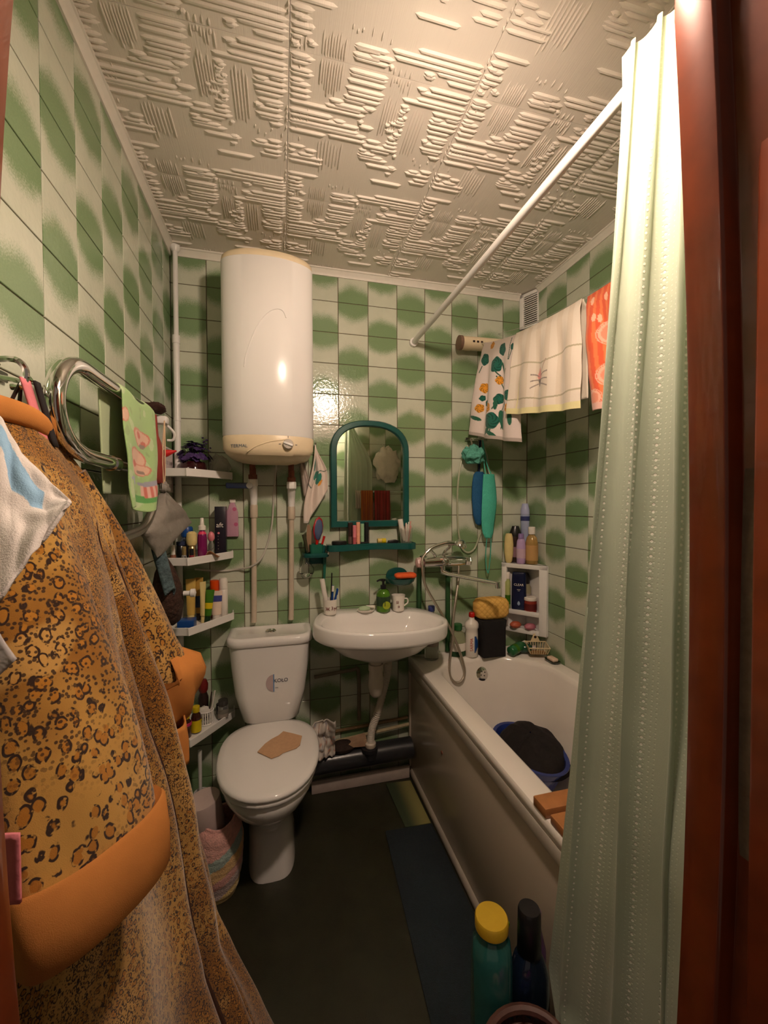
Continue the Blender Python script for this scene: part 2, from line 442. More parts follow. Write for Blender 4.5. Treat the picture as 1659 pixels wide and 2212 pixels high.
# lamp over the door: the room's only light
lamp = T('wall_lamp', 'white glass globe lamp on the wall above the door', 'lamp', (LAMP_POS[0], -1.6, LAMP_POS[2]))
P('wall_plate', lathe([(0.05, 0), (0.05, 0.014), (0.03, 0.022)], 0, 0, 0, 24).rot('X', -90).mv(LAMP_POS[0], -1.6, LAMP_POS[2]), WHITEP, lamp)
P('arm', tube([(LAMP_POS[0], -1.59, LAMP_POS[2]), (LAMP_POS[0], -1.57, LAMP_POS[2]+0.06), (LAMP_POS[0], -1.53, LAMP_POS[2]+0.085), (LAMP_POS[0], -1.5, LAMP_POS[2]+0.07)], 0.009, 8, sm=5), WHITEP, lamp)
def blocker_rim(az):          # added unseen shade, rim shaped to dim left wall, ceiling and curtain
    return 0.030 + 0.022*max(0.0, math.sin(az))**3 - 0.062*max(0.0, -math.cos(az - 0.35))**0.7 - 0.045*max(0.0, math.cos(az - 0.15))**5
shl = []
for k_, off in ((0, 0.0), (1, 0.002)):
    for r_, t_ in ((0.012, 0.0), (0.045, 0.12), (0.082, 0.4), (0.100, 0.75), (0.104, 1.0))[::(1 if k_ == 0 else -1)]:
        shl.append([(LAMP_POS[0] + (r_-off)*math.cos(2*PI*i/40), LAMP_POS[1] + (r_-off)*math.sin(2*PI*i/40)*0.9, LAMP_POS[2] + 0.078 + (blocker_rim(2*PI*i/40) - 0.078)*t_ - off*(1-t_)) for i in range(40)])
P('light_blocker', loft(shl, False, False), WHITEP, lamp, ang=60)
lt = NT('lamp_glow'); lt.set(Base_Color=(1, 1, 1), Emission_Color=LAMP_COLOR, Emission_Strength=LAMP_STRENGTH)
P('globe', lathe([(max(0.0, 0.052*math.sin(PI*k/14)), -0.052*math.cos(PI*k/14)) for k in range(15)], *LAMP_POS, 24), lt.m, lamp)

# floor mats
MATB = mat('blue_mat', (0.007, 0.014, 0.018), 0.95, var=0.3, scale=120, bump=0.002, bscale=400)
S('bath_mat', bevel(prism([(0.886, -0.362), (1.092, -0.372), (1.092, -1.50), (0.815, -1.50)], 0.0, 0.007), 0.003), MATB, 'dark blue bath mat lying along the tub panel on the floor', 'mat')
yt = NT('faded_runner'); sx = yt.n('SeparateXYZ'); yt.l(yt.obj(), sx.inputs[0])
wv = sx.outputs[0]
yt.set(Base_Color=yt.mix(yt.smooth(wv, -0.035, 0.045), (0.022, 0.035, 0.012), (0.20, 0.18, 0.055)), Roughness=0.85); yt.bump(yt.noise(300), 0.001)
S('floor_runner', bevel(prism([(0.962, -0.075), (1.088, -0.085), (1.09, -0.366), (0.975, -0.362)], 0.0, 0.005), 0.002), yt.m, 'short yellow green striped runner on the floor below the sink', 'mat')

# ------------------------------------------------------------------ bath tub
def rrect(x0, x1, y0, y1, r, z, n=8, rs=None):
    """rounded rectangle loop; rs = radii for corners (x1,y1) (x0,y1) (x0,y0) (x1,y0)"""
    rs = rs or (r,)*4; L = []
    for (cx, cy, a0), q in zip(((x1, y1, 0), (x0, y1, 90), (x0, y0, 180), (x1, y0, 270)), rs):
        sx = -1 if cx == x1 else 1; sy = -1 if cy == y1 else 1
        for k in range(n):
            a = math.radians(a0 + 90*k/(n-1)); L.append((cx + sx*q + q*math.cos(a), cy + sy*q + q*math.sin(a), z))
    return L
bath = T('bathtub', 'white enamel bathtub along the right wall with a panelled side', 'bathtub', (1.45, -0.8, 0))
Y0, Y1 = -1.56, -0.004
rim = 0.605
tub = loft([rrect(1.106, 1.797, Y0, Y1, 0.012, rim-0.035), rrect(1.100, 1.797, Y0, Y1, 0.014, rim-0.03), rrect(1.100, 1.797, Y0, Y1, 0.014, rim-0.006), rrect(1.104, 1.794, Y0+0.004, Y1-0.004, 0.014, rim),
            rrect(1.175, 1.735, Y0+0.07, -0.105, 0.10, rim, rs=(0.27, 0.17, 0.12, 0.12)), rrect(1.185, 1.725, Y0+0.08, -0.113, 0.10, rim-0.006, rs=(0.265, 0.165, 0.12, 0.12)),
            rrect(1.193, 1.715, Y0+0.09, -0.119, 0.10, rim-0.025, rs=(0.26, 0.16, 0.12, 0.12)),
            rrect(1.215, 1.69, Y0+0.16, -0.15, 0.12, 0.40, rs=(0.22, 0.16, 0.14, 0.14)), rrect(1.235, 1.665, Y0+0.24, -0.19, 0.12, 0.25, rs=(0.18, 0.16, 0.14, 0.14)),
            rrect(1.27, 1.63, Y0+0.32, -0.24, 0.1, 0.185, rs=(0.14, 0.14, 0.12, 0.12)), rrect(1.32, 1.58, Y0+0.38, -0.29, 0.08, 0.17)], cap0=False)
P('tub', tub, ENAMEL, bath, ang=50)
ov = lathe([(0.036, 0), (0.036, 0.004), (0.03, 0.007), (0.012, 0.0085), (0.0, 0.0085)], 0, 0, 0, 24).rot('X', 78).mv(1.462, -0.125, 0.522)
ovp = P('overflow', ov, CHROME, bath)
for a in range(4):
    P('overflow_hole', lathe([(0.003, 0), (0.003, 0.001)], 0.012*math.cos(a*PI/2+.5), 0.012*math.sin(a*PI/2+.5), 0.0088, 8).rot('X', 78).mv(1.462, -0.125, 0.522), BLACKP, ovp)
PANELM = mat('tub_panel_plastic', (0.55, 0.47, 0.37), 0.22, var=0.06, scale=4)
P('side_panel', box(1.108, 1.116, Y0+0.004, -0.02, 0.03, rim-0.034, 0.002), PANELM, bath)
P('top_rail', box(1.099, 1.114, Y0+0.003, -0.015, rim-0.075, rim-0.032, 0.004), mat('rail_white', (0.62, 0.56, 0.48), 0.25), bath)
P('bottom_rail', bevel(prism([(1.098, 0.004), (1.098, 0.022), (1.103, 0.034), (1.110, 0.04), (1.114, 0.04), (1.114, 0.004)], Y0+0.003, -0.015, 'y'), 0.002), mat('rail_edge', (0.50, 0.44, 0.37), 0.22), bath)
P('corner_rail', box(1.1, 1.114, -0.034, -0.012, 0.04, rim-0.075, 0.003), PANELM, bath)
P('panel_screw', lathe([(0.008, 0), (0.007, 0.003), (0, 0.004)], 0, 0, 0, 10).rot('Y', -90).mv(1.1085, -0.45, 0.36), RUST, bath)
# boards across the tub
BOARD = mat('varnished_board', (0.42, 0.17, 0.055), 0.35, var=0.25, scale=18, bump=0.0004)
S('tub_board', box(1.100, 1.785, -1.142, -1.090, rim+0.001, rim+0.026, 0.003), BOARD, 'brown wooden board laid across the tub, the one nearer the taps', 'board')
S('tub_board', box(1.104, 1.785, -1.235, -1.154, rim+0.001, rim+0.023, 0.003), BOARD, 'brown wooden board laid across the tub, the one nearer the curtain', 'board')
# basin with dark washing in the tub
BLUEP = mat('blue_basin_plastic', (0.016, 0.035, 0.20), 0.25)
basin = T('wash_basin', 'blue plastic wash basin standing in the bathtub', 'basin', (1.535, -0.42, 0.186))
def ringp(rx, ry, z, cx=1.535, cy=-0.42, n=40): return [(cx + rx*math.cos(2*PI*k/n), cy + ry*math.sin(2*PI*k/n), z) for k in range(n)]
P('bowl', loft([ringp(0.085, 0.13, 0.187), ringp(0.095, 0.14, 0.192), ringp(0.125, 0.195, 0.30), ringp(0.138, 0.208, 0.302), ringp(0.138, 0.208, 0.306), ringp(0.122, 0.192, 0.305), ringp(0.092, 0.137, 0.197), ringp(0.06, 0.1, 0.196)]), BLUEP, basin)
DARKC = mat('dark_wet_cloth', (0.006, 0.0025, 0.002), 0.85, var=0.4, scale=40, bump=0.0025, bscale=45)
def wash(u, w):
    a = 2*PI*u; r = w
    n = noise.noise(Vector((math.cos(a)*2.2, math.sin(a)*2.2, r*3)))
    rx = 0.135 + 0.03*max(0, math.cos(a+0.5)); ry = 0.19
    return Vector((1.55 + rx*r*math.cos(a)*(1+0.08*n*r), -0.41 + ry*r*math.sin(a)*(1+0.08*n*r), 0.26 + (1-r**3)*0.10*(1+0.3*n*r) + 0.03*r*(1-r)*2*math.cos(a-0.9)))
m = grid(lambda u, w: wash(u, 1.0 - 0.98*w), 48, 16)
S('wet_laundry', m, DARKC, 'heap of dark wet laundry in the blue basin', 'laundry', ang=60)

# ------------------------------------------------------------------ toilet
toilet = T('toilet', 'white ceramic toilet with a closed lid below the water heater', 'toilet', (0.42, -0.3, 0))
def egg(cx, cy, rx, ryf, ryb, z, n=40, e=2.15, eb=2.6):
    L = []
    for k in range(n):
        a = 2*PI*k/n; c, s_ = math.cos(a), math.sin(a); q = eb if s_ > 0 else e
        L.append((cx + rx*math.copysign(abs(c)**(2/q), c), cy + (ryb if s_ > 0 else ryf)*math.copysign(abs(s_)**(2/q), s_), z))
    return L
cx = 0.418
P('bowl', loft([egg(0.424, -0.28, 0.090, 0.20, 0.17, 0.0, e=3.5, eb=4), egg(0.424, -0.28, 0.090, 0.20, 0.17, 0.012, e=3.5, eb=4), egg(0.423, -0.28, 0.087, 0.192, 0.165, 0.06, e=3.4), egg(0.421, -0.285, 0.085, 0.19, 0.165, 0.15, e=3.2),
   egg(0.42, -0.30, 0.088, 0.20, 0.17, 0.225, e=2.7), egg(cx, -0.33, 0.115, 0.235, 0.20, 0.275), egg(cx, -0.35, 0.152, 0.262, 0.22, 0.32), egg(cx, -0.36, 0.172, 0.275, 0.235, 0.36), egg(cx, -0.36, 0.176, 0.278, 0.238, 0.39), egg(cx, -0.36, 0.168, 0.27, 0.23, 0.396)]), CERAM, toilet, ang=60)
P('seat', loft([egg(cx, -0.365, 0.181, 0.278, 0.20, 0.397), egg(cx, -0.365, 0.186, 0.283, 0.205, 0.402), egg(cx, -0.365, 0.186, 0.283, 0.205, 0.412), egg(cx, -0.365, 0.180, 0.277, 0.20, 0.416)]), CERAM, toilet, ang=60)
P('lid', loft([egg(cx, -0.365, 0.186, 0.281, 0.205, 0.4175), egg(cx, -0.365, 0.192, 0.287, 0.21, 0.422), egg(cx, -0.365, 0.192, 0.287, 0.21, 0.430), egg(cx, -0.365, 0.186, 0.28, 0.205, 0.4375), egg(cx, -0.365, 0.165, 0.26, 0.185, 0.441), egg(cx, -0.365, 0.08, 0.13, 0.09, 0.443)]), CERAM, toilet, ang=60)
for sx in (-0.07, 0.07): P('hinge', lathe([(0.012, 0), (0.012, 0.03), (0.009, 0.034)], cx+sx, -0.178, 0.405, 14), WHITEP, toilet)
def tk(x0, x1, y0, y1, r, z): return rrect(x0, x1, y0, y1, r, z, 8, (0.012, 0.012, r, r))
P('tank', loft([tk(0.315, 0.525, -0.165, -0.01, 0.05, 0.43), tk(0.298, 0.542, -0.182, -0.01, 0.06, 0.443), tk(0.268, 0.569, -0.19, -0.01, 0.055, 0.56), tk(0.254, 0.584, -0.194, -0.01, 0.055, 0.68), tk(0.247, 0.591, -0.196, -0.01, 0.055, 0.775), tk(0.252, 0.586, -0.19, -0.012, 0.05, 0.778)]), CERAM, toilet, ang=60)
P('tank_lid', loft([tk(0.243, 0.597, -0.200, -0.006, 0.058, 0.779), tk(0.236, 0.603, -0.206, -0.004, 0.062, 0.786), tk(0.236, 0.603, -0.206, -0.004, 0.062, 0.806), tk(0.243, 0.597, -0.198, -0.008, 0.058, 0.817), tk(0.258, 0.582, -0.182, -0.018, 0.05, 0.818), tk(0.268, 0.572, -0.172, -0.026, 0.045, 0.812)]), CERAM, toilet, ang=60)
P('flush_button', lathe([(0.024, 0), (0.024, 0.006), (0.018, 0.012), (0.0, 0.016)], 0.42, -0.10, 0.812, 20), CHROME, toilet)
# sticker on the tank: half disc, blue bar, lettering
def onfront(m, x, z): return m.mv(x, -0.1955 + (0.72 - z)*0.03, z)
PINKG = mat('sticker_grey', (0.55, 0.42, 0.42), 0.5, var=0.12); BLUES = mat('sticker_blue', (0.10, 0.28, 0.55), 0.5); INK = mat('dark_ink', (0.05, 0.05, 0.08), 0.5)
hd = [(-0.032*math.cos(t), 0.037*math.sin(t)) for t in [PI*(-0.5 + k/12) for k in range(13)]]
P('sticker', onfront(prism(hd, -0.0008, 0.0008, 'y'), 0.432, 0.617), PINKG, toilet)
P('sticker_bar', onfront(box(-0.003, 0.001, -0.001, 0.001, -0.038, 0.038), 0.434, 0.617), BLUES, toilet)
P('lettering', onfront(text('KOŁO', 0.022), 0.463, 0.625), INK, toilet)
P('lettering', onfront(text('—', 0.012), 0.445, 0.595), INK, toilet)
crd = [(0.374, -0.40), (0.40, -0.352), (0.425, -0.325), (0.452, -0.305), (0.471, -0.279), (0.51, -0.306), (0.545, -0.333), (0.534, -0.395), (0.52, -0.412), (0.47, -0.430), (0.455, -0.445), (0.427, -0.455)]
S('cardboard_piece', bevel(prism(crd, 0.4445, 0.4475), 0.0006, 1), mat('cardboard', (0.60, 0.36, 0.20), 0.8, var=0.1, scale=60), 'torn piece of brown cardboard lying on the toilet lid', 'cardboard')

# ------------------------------------------------------------------ wash basin (sink)
sink = T('sink', 'white ceramic wall sink below the arched mirror', 'sink', (0.90, -0.2, 0.62))
def sk(k, z, dy=0.0, n=56):
    """outline: straight back, bowed front, rounded ends; k = inset"""
    pts = [(0.755, -0.004-k), (1.06, -0.004-k), (1.125-k*.7, -0.02-k), (1.175-k, -0.08), (1.212-k, -0.19), (1.212-k, -0.265), (1.165-k*.9, -0.345+k*.5), (1.06-k*.4, -0.405+k), (0.91, -0.432+k), (0.76+k*.4, -0.415+k), (0.655+k*.9, -0.36+k*.5), (0.604+k, -0.275), (0.604+k, -0.19), (0.64+k, -0.08), (0.69+k*.7, -0.02-k)]
    P_ = cr([(a, b, z) for a, b in pts], 5, True)
    return [(p[0], min(p[1], -0.003-k), z) for p in P_]
def bowlL(sx, z, n=75):
    L = sk(0, z); return [(0.905 + (p[0]-0.905)*sx, -0.235 + (p[1]+0.235)*sx*0.9, z) for p in L]
def inner(sx, sy, z, oy=0):
    L = sk(0, z); return [(0.905 + (p[0]-0.905)*sx, -0.245 + oy + (p[1]+0.225)*sy, z) for p in L]
body = loft([bowlL(0.14, 0.69), bowlL(0.36, 0.70), bowlL(0.60, 0.73), bowlL(0.76, 0.77), sk(0.05, 0.793), sk(0.012, 0.797), sk(0.003, 0.804), sk(0.0, 0.815), sk(0.0, 0.858), sk(0.003, 0.865), sk(0.010, 0.868), inner(0.91, 0.74, 0.868, -0.018), inner(0.885, 0.71, 0.864, -0.018), inner(0.82, 0.65, 0.82, -0.012), inner(0.66, 0.52, 0.77, -0.006), inner(0.36, 0.3, 0.74), inner(0.08, 0.08, 0.733)])
P('basin', body.rot('Y', 2.2, (0.905, 0, 0.85)), CERAM, sink, ang=60)
P('drain_ring', lathe([(0.028, 0), (0.026, 0.003), (0.012, 0.003), (0, 0.001)], 0.905, -0.245, 0.7345, 20), CHROME, sink)
trap = T('drain_trap', 'white plastic bottle trap with a corrugated hose below the sink', 'drain trap', (0.885, -0.17, 0.25))
PLW = mat('trap_plastic', (0.62, 0.55, 0.46), 0.4)
P('trap_body', lathe([(0.0, 0), (0.018, 0.0), (0.028, 0.012), (0.036, 0.045), (0.034, 0.075), (0.03, 0.12), (0.034, 0.121), (0.034, 0.15), (0.026, 0.152), (0.024, 0.182)], 0.886, -0.2, 0.508, 24), PLW, trap)
P('outlet', tube([(0.90, -0.19, 0.655), (0.94, -0.15, 0.66), (0.962, -0.12, 0.635), (0.965, -0.115, 0.595)], 0.021, 12, sm=5), PLW, trap)
hp = cr([(0.965, -0.115, 0.60), (0.955, -0.112, 0.53), (0.915, -0.105, 0.38), (0.888, -0.10, 0.30), (0.88, -0.10, 0.235)], 22)
hv = tube(hp, 0.017, 12)
P('corrugated_hose', tube(hp, [0.0165 + 0.0022*(i % 2) for i in range(len(hp))], 12), PLW, trap)
P('hose_cuff', lathe([(0.024, 0), (0.027, 0.004), (0.027, 0.02), (0.022, 0.026)], 0.88, -0.10, 0.215, 18), PLW, trap)

# drains and pipes below the sink
PIPEB = mat('black_waste_pipe', (0.022, 0.022, 0.025), 0.3, var=0.2)
wp = T('waste_pipe', 'black waste pipe along the back wall below the sink', 'pipe', (0.85, -0.08, 0.1))
P('pipe', tube([(0.45, -0.075, 0.155), (1.096, -0.075, 0.166)], 0.05, 24), PIPEB, wp)
P('tee', tube([(0.88, -0.095, 0.165), (0.88, -0.1, 0.21)], 0.036, 16), PIPEB, wp)
P('socket_ring', tube([(0.875, -0.1, 0.198), (0.875, -0.1, 0.216)], 0.04, 16), PIPEB, wp)
S('supply_pipe', tube([(0.62, -0.02, 0.55), (0.80, -0.02, 0.565), (0.838, -0.02, 0.55), (0.84, -0.02, 0.31)], 0.009, 8, sm=4), mat('old_paint_pipe', (0.22, 0.18, 0.12), 0.6, var=0.2), 'dim painted supply pipe bending down the wall behind the sink drain', 'pipe')
S('wall_pipe', tube([(0.66, -0.035, 0.222), (1.096, -0.035, 0.262)], 0.0085, 8), mat('pale_pipe', (0.42, 0.34, 0.20), 0.5, var=0.2), 'thin pale water pipe above the black waste pipe, the lower of two', 'pipe')
S('wall_pipe', tube([(0.66, -0.012, 0.262), (1.096, -0.012, 0.285)], 0.008, 8), mat('ochre_pipe', (0.22, 0.14, 0.06), 0.5, var=0.2), 'thin ochre water pipe above the black waste pipe, the upper of two', 'pipe')
S('wood_wedge', prism([(0.70, 0.228), (0.86, 0.262), (0.86, 0.222), (0.80, 0.226)], -0.105, -0.055, 'y').mv(0, 0, 0.001), mat('raw_wood', (0.42, 0.27, 0.17), 0.7, var=0.2), 'pale wooden wedge lying on the black waste pipe', 'wedge')
ragm = grid(lambda u, w: Vector((0.60 + 0.105*u + 0.012*noise.noise(Vector((u*4, w*4, 1))), -0.13 + 0.03*noise.noise(Vector((u*5, w*5, 7))) - 0.02*math.sin(u*5+w*3), 0.222 + 0.155*w + 0.03*u*(w-0.5) + 0.012*noise.noise(Vector((u*5, w*5, 3))))), 26, 26,
            lambda u, w: (0.62, 0.56, 0.50) if noise.noise(Vector((u*9, w*9, 2))) < 0.28 else ((0.50, 0.27, 0.20) if noise.noise(Vector((u*9, w*9, 5))) > 0 else (0.38, 0.36, 0.38)))
CLOTH = vcmat('printed_cloth')
S('packet_bag', ragm, vcmat('packet_print', 0.5, 0.0004, 200, 0), 'crumpled printed packet stuffed behind the toilet on the waste pipe', 'bag', thick=0.004, ang=70)
S('rag', lathe([(0.0, 0), (0.05, 0.004), (0.06, 0.02), (0.035, 0.045), (0.0, 0.05)], 0.745, -0.085, 0.206, 14, 1.1, 0.6), mat('dark_rag', (0.03, 0.015, 0.01), 0.9, var=0.4, bump=0.004, bscale=50), 'small dark brown rag on the waste pipe under the sink', 'rag')

# ------------------------------------------------------------------ water heater
heater = T('water_heater', 'tall white electric water heater on the back wall', 'water heater', (0.43, -0.2, 1.57))
HX, HW = 0.425, 0.182
def hl(z, k=0.0, f=1.0, n=36):
    """D-shaped slice: flat back, side walls, bowed front"""
    L = []; w = HW - k
    front = [(HX + w*math.sin(t), -0.245 - (0.085 - k*0.6)*math.cos(t)*f) for t in [(-PI/2) + PI*i/n for i in range(n+1)]]
    # square the bow a little
    L = [(HX - w*0.97, -0.012), (HX - w, -0.03)] + [(x, y) for x, y in front] + [(HX + w, -0.03), (HX + w*0.97, -0.012)]
    return [(x, y, z) for x, y in L]
HWHITE = mat('heater_enamel', (0.84, 0.82, 0.80), 0.2, var=0.02, scale=5, bump=0.0002, bscale=30)
P('body', loft([hl(1.665, 0.004), hl(1.67), hl(2.365), hl(2.368, 0.004)]), HWHITE, heater, ang=40)
P('top_cap', loft([hl(2.366, 0.003), hl(2.37, 0.001), hl(2.385, 0.004), hl(2.396, 0.016), hl(2.40, 0.04)]), CREAM, heater, ang=40)
def hb(z, k, f):
    return hl(z, k, f)
base = loft([hl(1.667, 0.003), hl(1.66, 0.0), hl(1.615, 0.002), hl(1.598, 0.012), hl(1.588, 0.03)])
P('bottom_cap', base, CREAM, heater, ang=40)
# underside bulge
P('bottom_cover', loft([[(HX + (x-HX)*s_, -0.19 + (y+0.19)*s_, z) for x, y, _ in hl(0, 0.03)] for s_, z in ((0.98, 1.59), (0.8, 1.578), (0.5, 1.568))]), CREAM, heater)
def fy(x): t = math.asin(max(-1, min(1, (x-HX)/HW))); return -0.245 - 0.085*math.cos(t)
kn = lathe([(0.021, 0), (0.021, 0.006), (0.018, 0.016), (0.0, 0.0165)], 0, 0, 0, 24).rot('X', 90).mv(0.500, fy(0.5)-0.001, 1.632)
knob = P('knob', kn, mat('knob_grey', (0.55, 0.50, 0.44), 0.3), heater)
P('knob_grip', box(-0.019, 0.019, -0.006, 0, -0.004, 0.004, 0.001).rot('Y', 20).mv(0.50, fy(0.5)-0.0165, 1.632), WHITEP, knob)
tx = text('TERMAL', 0.018, 0.0004)
tx.v = [(x + 0.312, fy(x + 0.312) - 0.0008 + (y*0.2), z + 1.622) for x, y, z in tx.v]
P('lettering', tx, mat('logo_blue', (0.10, 0.16, 0.22), 0.4), heater)
sw = cr([(0.345, fy(0.345), 1.600), (0.38, fy(0.38), 1.622), (0.43, fy(0.43), 1.640), (0.475, fy(0.475), 1.648), (0.505, fy(0.505), 1.655)], 6)
P('panel_moulding', tube(sw, 0.0022, 6), CREAM, heater)
arc = cr([(0.335, fy(0.335), 1.93), (0.345, fy(0.345), 1.985), (0.385, fy(0.385), 2.09), (0.425, fy(0.425), 2.145), (0.46, fy(0.46), 2.165), (0.485, fy(0.485), 2.160), (0.497, fy(0.497), 2.135)], 6)
P('body_moulding', tube(arc, 0.0028, 6), HWHITE, heater)
for a, dx, dz in ((0, 0.0, 0.030), (1, 0.032, 0.0), (2, -0.032, 0.0)):
    P('dial_mark', box(-0.004, 0.004, -0.0006, 0.0006, -0.001, 0.001).rot('Y', 90 if a == 0 else 0).mv(0.50+dx, fy(0.5+dx)-0.0004, 1.632+dz), INK, heater)
for x in (0.347, 0.517): P('outlet_stub', lathe([(0.013, 0), (0.013, 0.06)], x, -0.085, 1.535, 12), RUST, heater)
def supply(x, zf, lab, valve):
    t = T('heater_pipe', lab, 'pipe', (x, -0.03, 0.5), 'pipes below the heater')
    P('pipe', tube([(x-0.006, -0.018, 0.84), (x-0.004, -0.02, 0.9), (x, -0.028, zf-0.12)], 0.0125, 12), BEIGEP, t)
    P('sleeve', lathe([(0.016, 0), (0.0175, 0.004), (0.0175, 0.055), (0.016, 0.06)], x, -0.028, zf-0.155, 14), BEIGEP, t)
    P('elbow', tube([(x, -0.028, zf-0.11), (x, -0.03, zf-0.06), (x, -0.05, zf-0.025), (x, -0.07, zf)], [0.015, 0.017, 0.019, 0.019], 12, sm=4), WHITEP, t)
    P('coupling', lathe([(0.0205, 0), (0.0215, 0.003), (0.0215, 0.03), (0.019, 0.033)], x, -0.078, zf-0.012, 6), WHITEP, t)
    P('rusty_fitting', lathe([(0.017, 0), (0.019, 0.004), (0.019, 0.02), (0.014, 0.022), (0.014, 0.05)], x, -0.083, zf+0.02, 8), RUST, t)
    return t
supply(0.348, 1.485, 'beige pipe below the heater, the left one beside the corner shelves', 1)
supply(0.518, 1.475, 'beige pipe below the heater, the right one beside the hanging hand towel', 0)
vl = T('valve_lever', 'dark blue valve lever on the left pipe under the heater', 'valve', (0.30, -0.1, 1.45))
P('lever', box(0.235, 0.345, -0.105, -0.09, 1.462, 1.488, 0.006), mat('dark_blue_grip', (0.012, 0.022, 0.06), 0.5), vl)
P('valve_body', lathe([(0.014, -0.016), (0.014, 0.016)], 0, 0, 0, 10).rot('X', 90).mv(0.335, -0.09, 1.476), STEEL, vl)
S('power_cable', tube([(0.452, -0.10, 1.572), (0.447, -0.03, 1.54), (0.439, -0.008, 1.456), (0.428, -0.008, 1.30), (0.405, -0.012, 1.20), (0.375, -0.036, 1.135), (0.327, -0.036, 1.102), (0.27, -0.008, 1.09), (0.216, -0.009, 1.085), (0.15, -0.012, 1.09), (0.09, -0.02, 1.10)], 0.0042, 8, sm=6), mat('cable_grey', (0.55, 0.52, 0.46), 0.4), 'pale grey power cable looping from the heater to the corner', 'cable')

# ------------------------------------------------------------------ mirror and its shelf
mirror = T('mirror', 'arched mirror in a teal frame above the sink', 'mirror', (0.905, -0.01, 1.275))
def arch(x0, x1, z0, zs, zt, n=20):
    c = (x0+x1)/2; w = (x1-x0)/2
    return [(x0, z0), (x1, z0)] + [(c + w*math.copysign(abs(math.cos(t))**0.86, math.cos(t)), zs + (zt-zs)*abs(math.sin(t))**0.86) for t in [PI*k/n for k in range(n+1)]]
o_, i_ = arch(0.704, 1.106, 1.276, 1.655, 1.806), arch(0.735, 1.077, 1.309, 1.648, 1.777)
fr = M(); n = len(o_)
rows = [[(x, -0.004, z) for x, z in o_], [(x, -0.018, z) for x, z in o_], [(x + (0.905-x)*0.02, -0.024, z + (1.5-z)*0.015) for x, z in o_], [(x - (0.905-x)*0.02, -0.024, z - (1.5-z)*0.015) for x, z in i_], [(x, -0.017, z) for x, z in i_], [(x, -0.008, z) for x, z in i_]]
P('frame', loft(rows, False, False), TEALP, mirror, ang=50)
P('glass', prism(arch(0.733, 1.079, 1.307, 1.648, 1.779), -0.0095, -0.005, 'y'), mat('mirror_glass', (0.82, 0.84, 0.78), 0.015, 1.0, var=0.01), mirror)
mirror.rotation_euler = (0, 0, math.radians(1.8))
mirror.location.y -= 0.006
ms = T('mirror_shelf', 'teal plastic shelf on the wall below the mirror', 'shelf', (0.9, -0.05, 1.165))
fr = [(1.112, -0.004), (0.685, -0.004), (0.681, -0.02), (0.681, -0.09), (0.690, -0.108), (0.72, -0.116), (0.77, -0.105), (0.84, -0.078), (0.90, -0.068), (0.96, -0.075), (1.03, -0.10), (1.08, -0.113), (1.105, -0.105), (1.117, -0.088), (1.117, -0.02)]
P('shelf_board', bevel(prism(fr, 1.190, 1.196), 0.001, 1), TEALP, ms)
fo = cr([(x, y, 0) for x, y in fr[2:]], 3)
def strip(path, z0, z1, th):
    m = M(); n = len(path); v = []
    for i, p in enumerate(path):
        d = path[min(i+1, n-1)] - path[max(i-1, 0)]; nn = Vector((-d.y, d.x, 0)).normalized()*th
        v += [(p.x, p.y, z0), (p.x, p.y, z1), (p.x+nn.x, p.y+nn.y, z1), (p.x+nn.x, p.y+nn.y, z0)]
    f = []
    for i in range(n-1):
        for k in range(4): k2 = (k+1) % 4; f.append((4*i+k, 4*i+k2, 4*i+4+k2, 4*i+4+k))
    f += [(0, 1, 2, 3), (4*n-1, 4*n-2, 4*n-3, 4*n-4)]
    return fixn(m.add(v, f))
P('lip', bevel(strip(fo, 1.168, 1.199, 0.004), 0.0012, 1), TEALP, ms)

# ------------------------------------------------------------------ corner pole with four shelves
cs = T('corner_shelf', 'white telescopic corner pole with plastic shelves', 'corner shelf', (0.03, -0.035, 0))
P('pole', tube([(0.03, -0.035, 0.0), (0.03, -0.035, 2.12)], 0.0135, 14), WHITEP, cs)
P('upper_pole', tube([(0.03, -0.035, 2.10), (0.03, -0.035, 2.50)], 0.0105, 14), WHITEP, cs)
P('pole_collar', tube([(0.03, -0.035, 2.10), (0.03, -0.035, 2.135)], 0.0155, 14), WHITEP, cs)
P('pole_collar', tube([(0.03, -0.035, 1.76), (0.03, -0.035, 1.775)], 0.015, 14), WHITEP, cs)
P('ceiling_foot', lathe([(0.012, 0), (0.021, 0.015), (0.021, 0.026)], 0.03, -0.035, 2.498, 18), WHITEP, cs)
SHO = [(0.006, -0.006), (0.252, -0.006), (0.255, -0.05), (0.248, -0.075), (0.125, -0.248), (0.10, -0.258), (0.02, -0.235), (0.006, -0.215)]
LEV = [1.507, 1.152, 0.873, 0.425]
for z in LEV:
    sh = P('shelf', prism(SHO, z+0.006, z+0.012), WHITEP, cs)
    P('shelf_lip', bevel(strip(cr([(x, y, 0) for x, y in SHO[1:]], 4), z-0.003, z+0.029, -0.005), 0.0015, 1), WHITEP, sh)

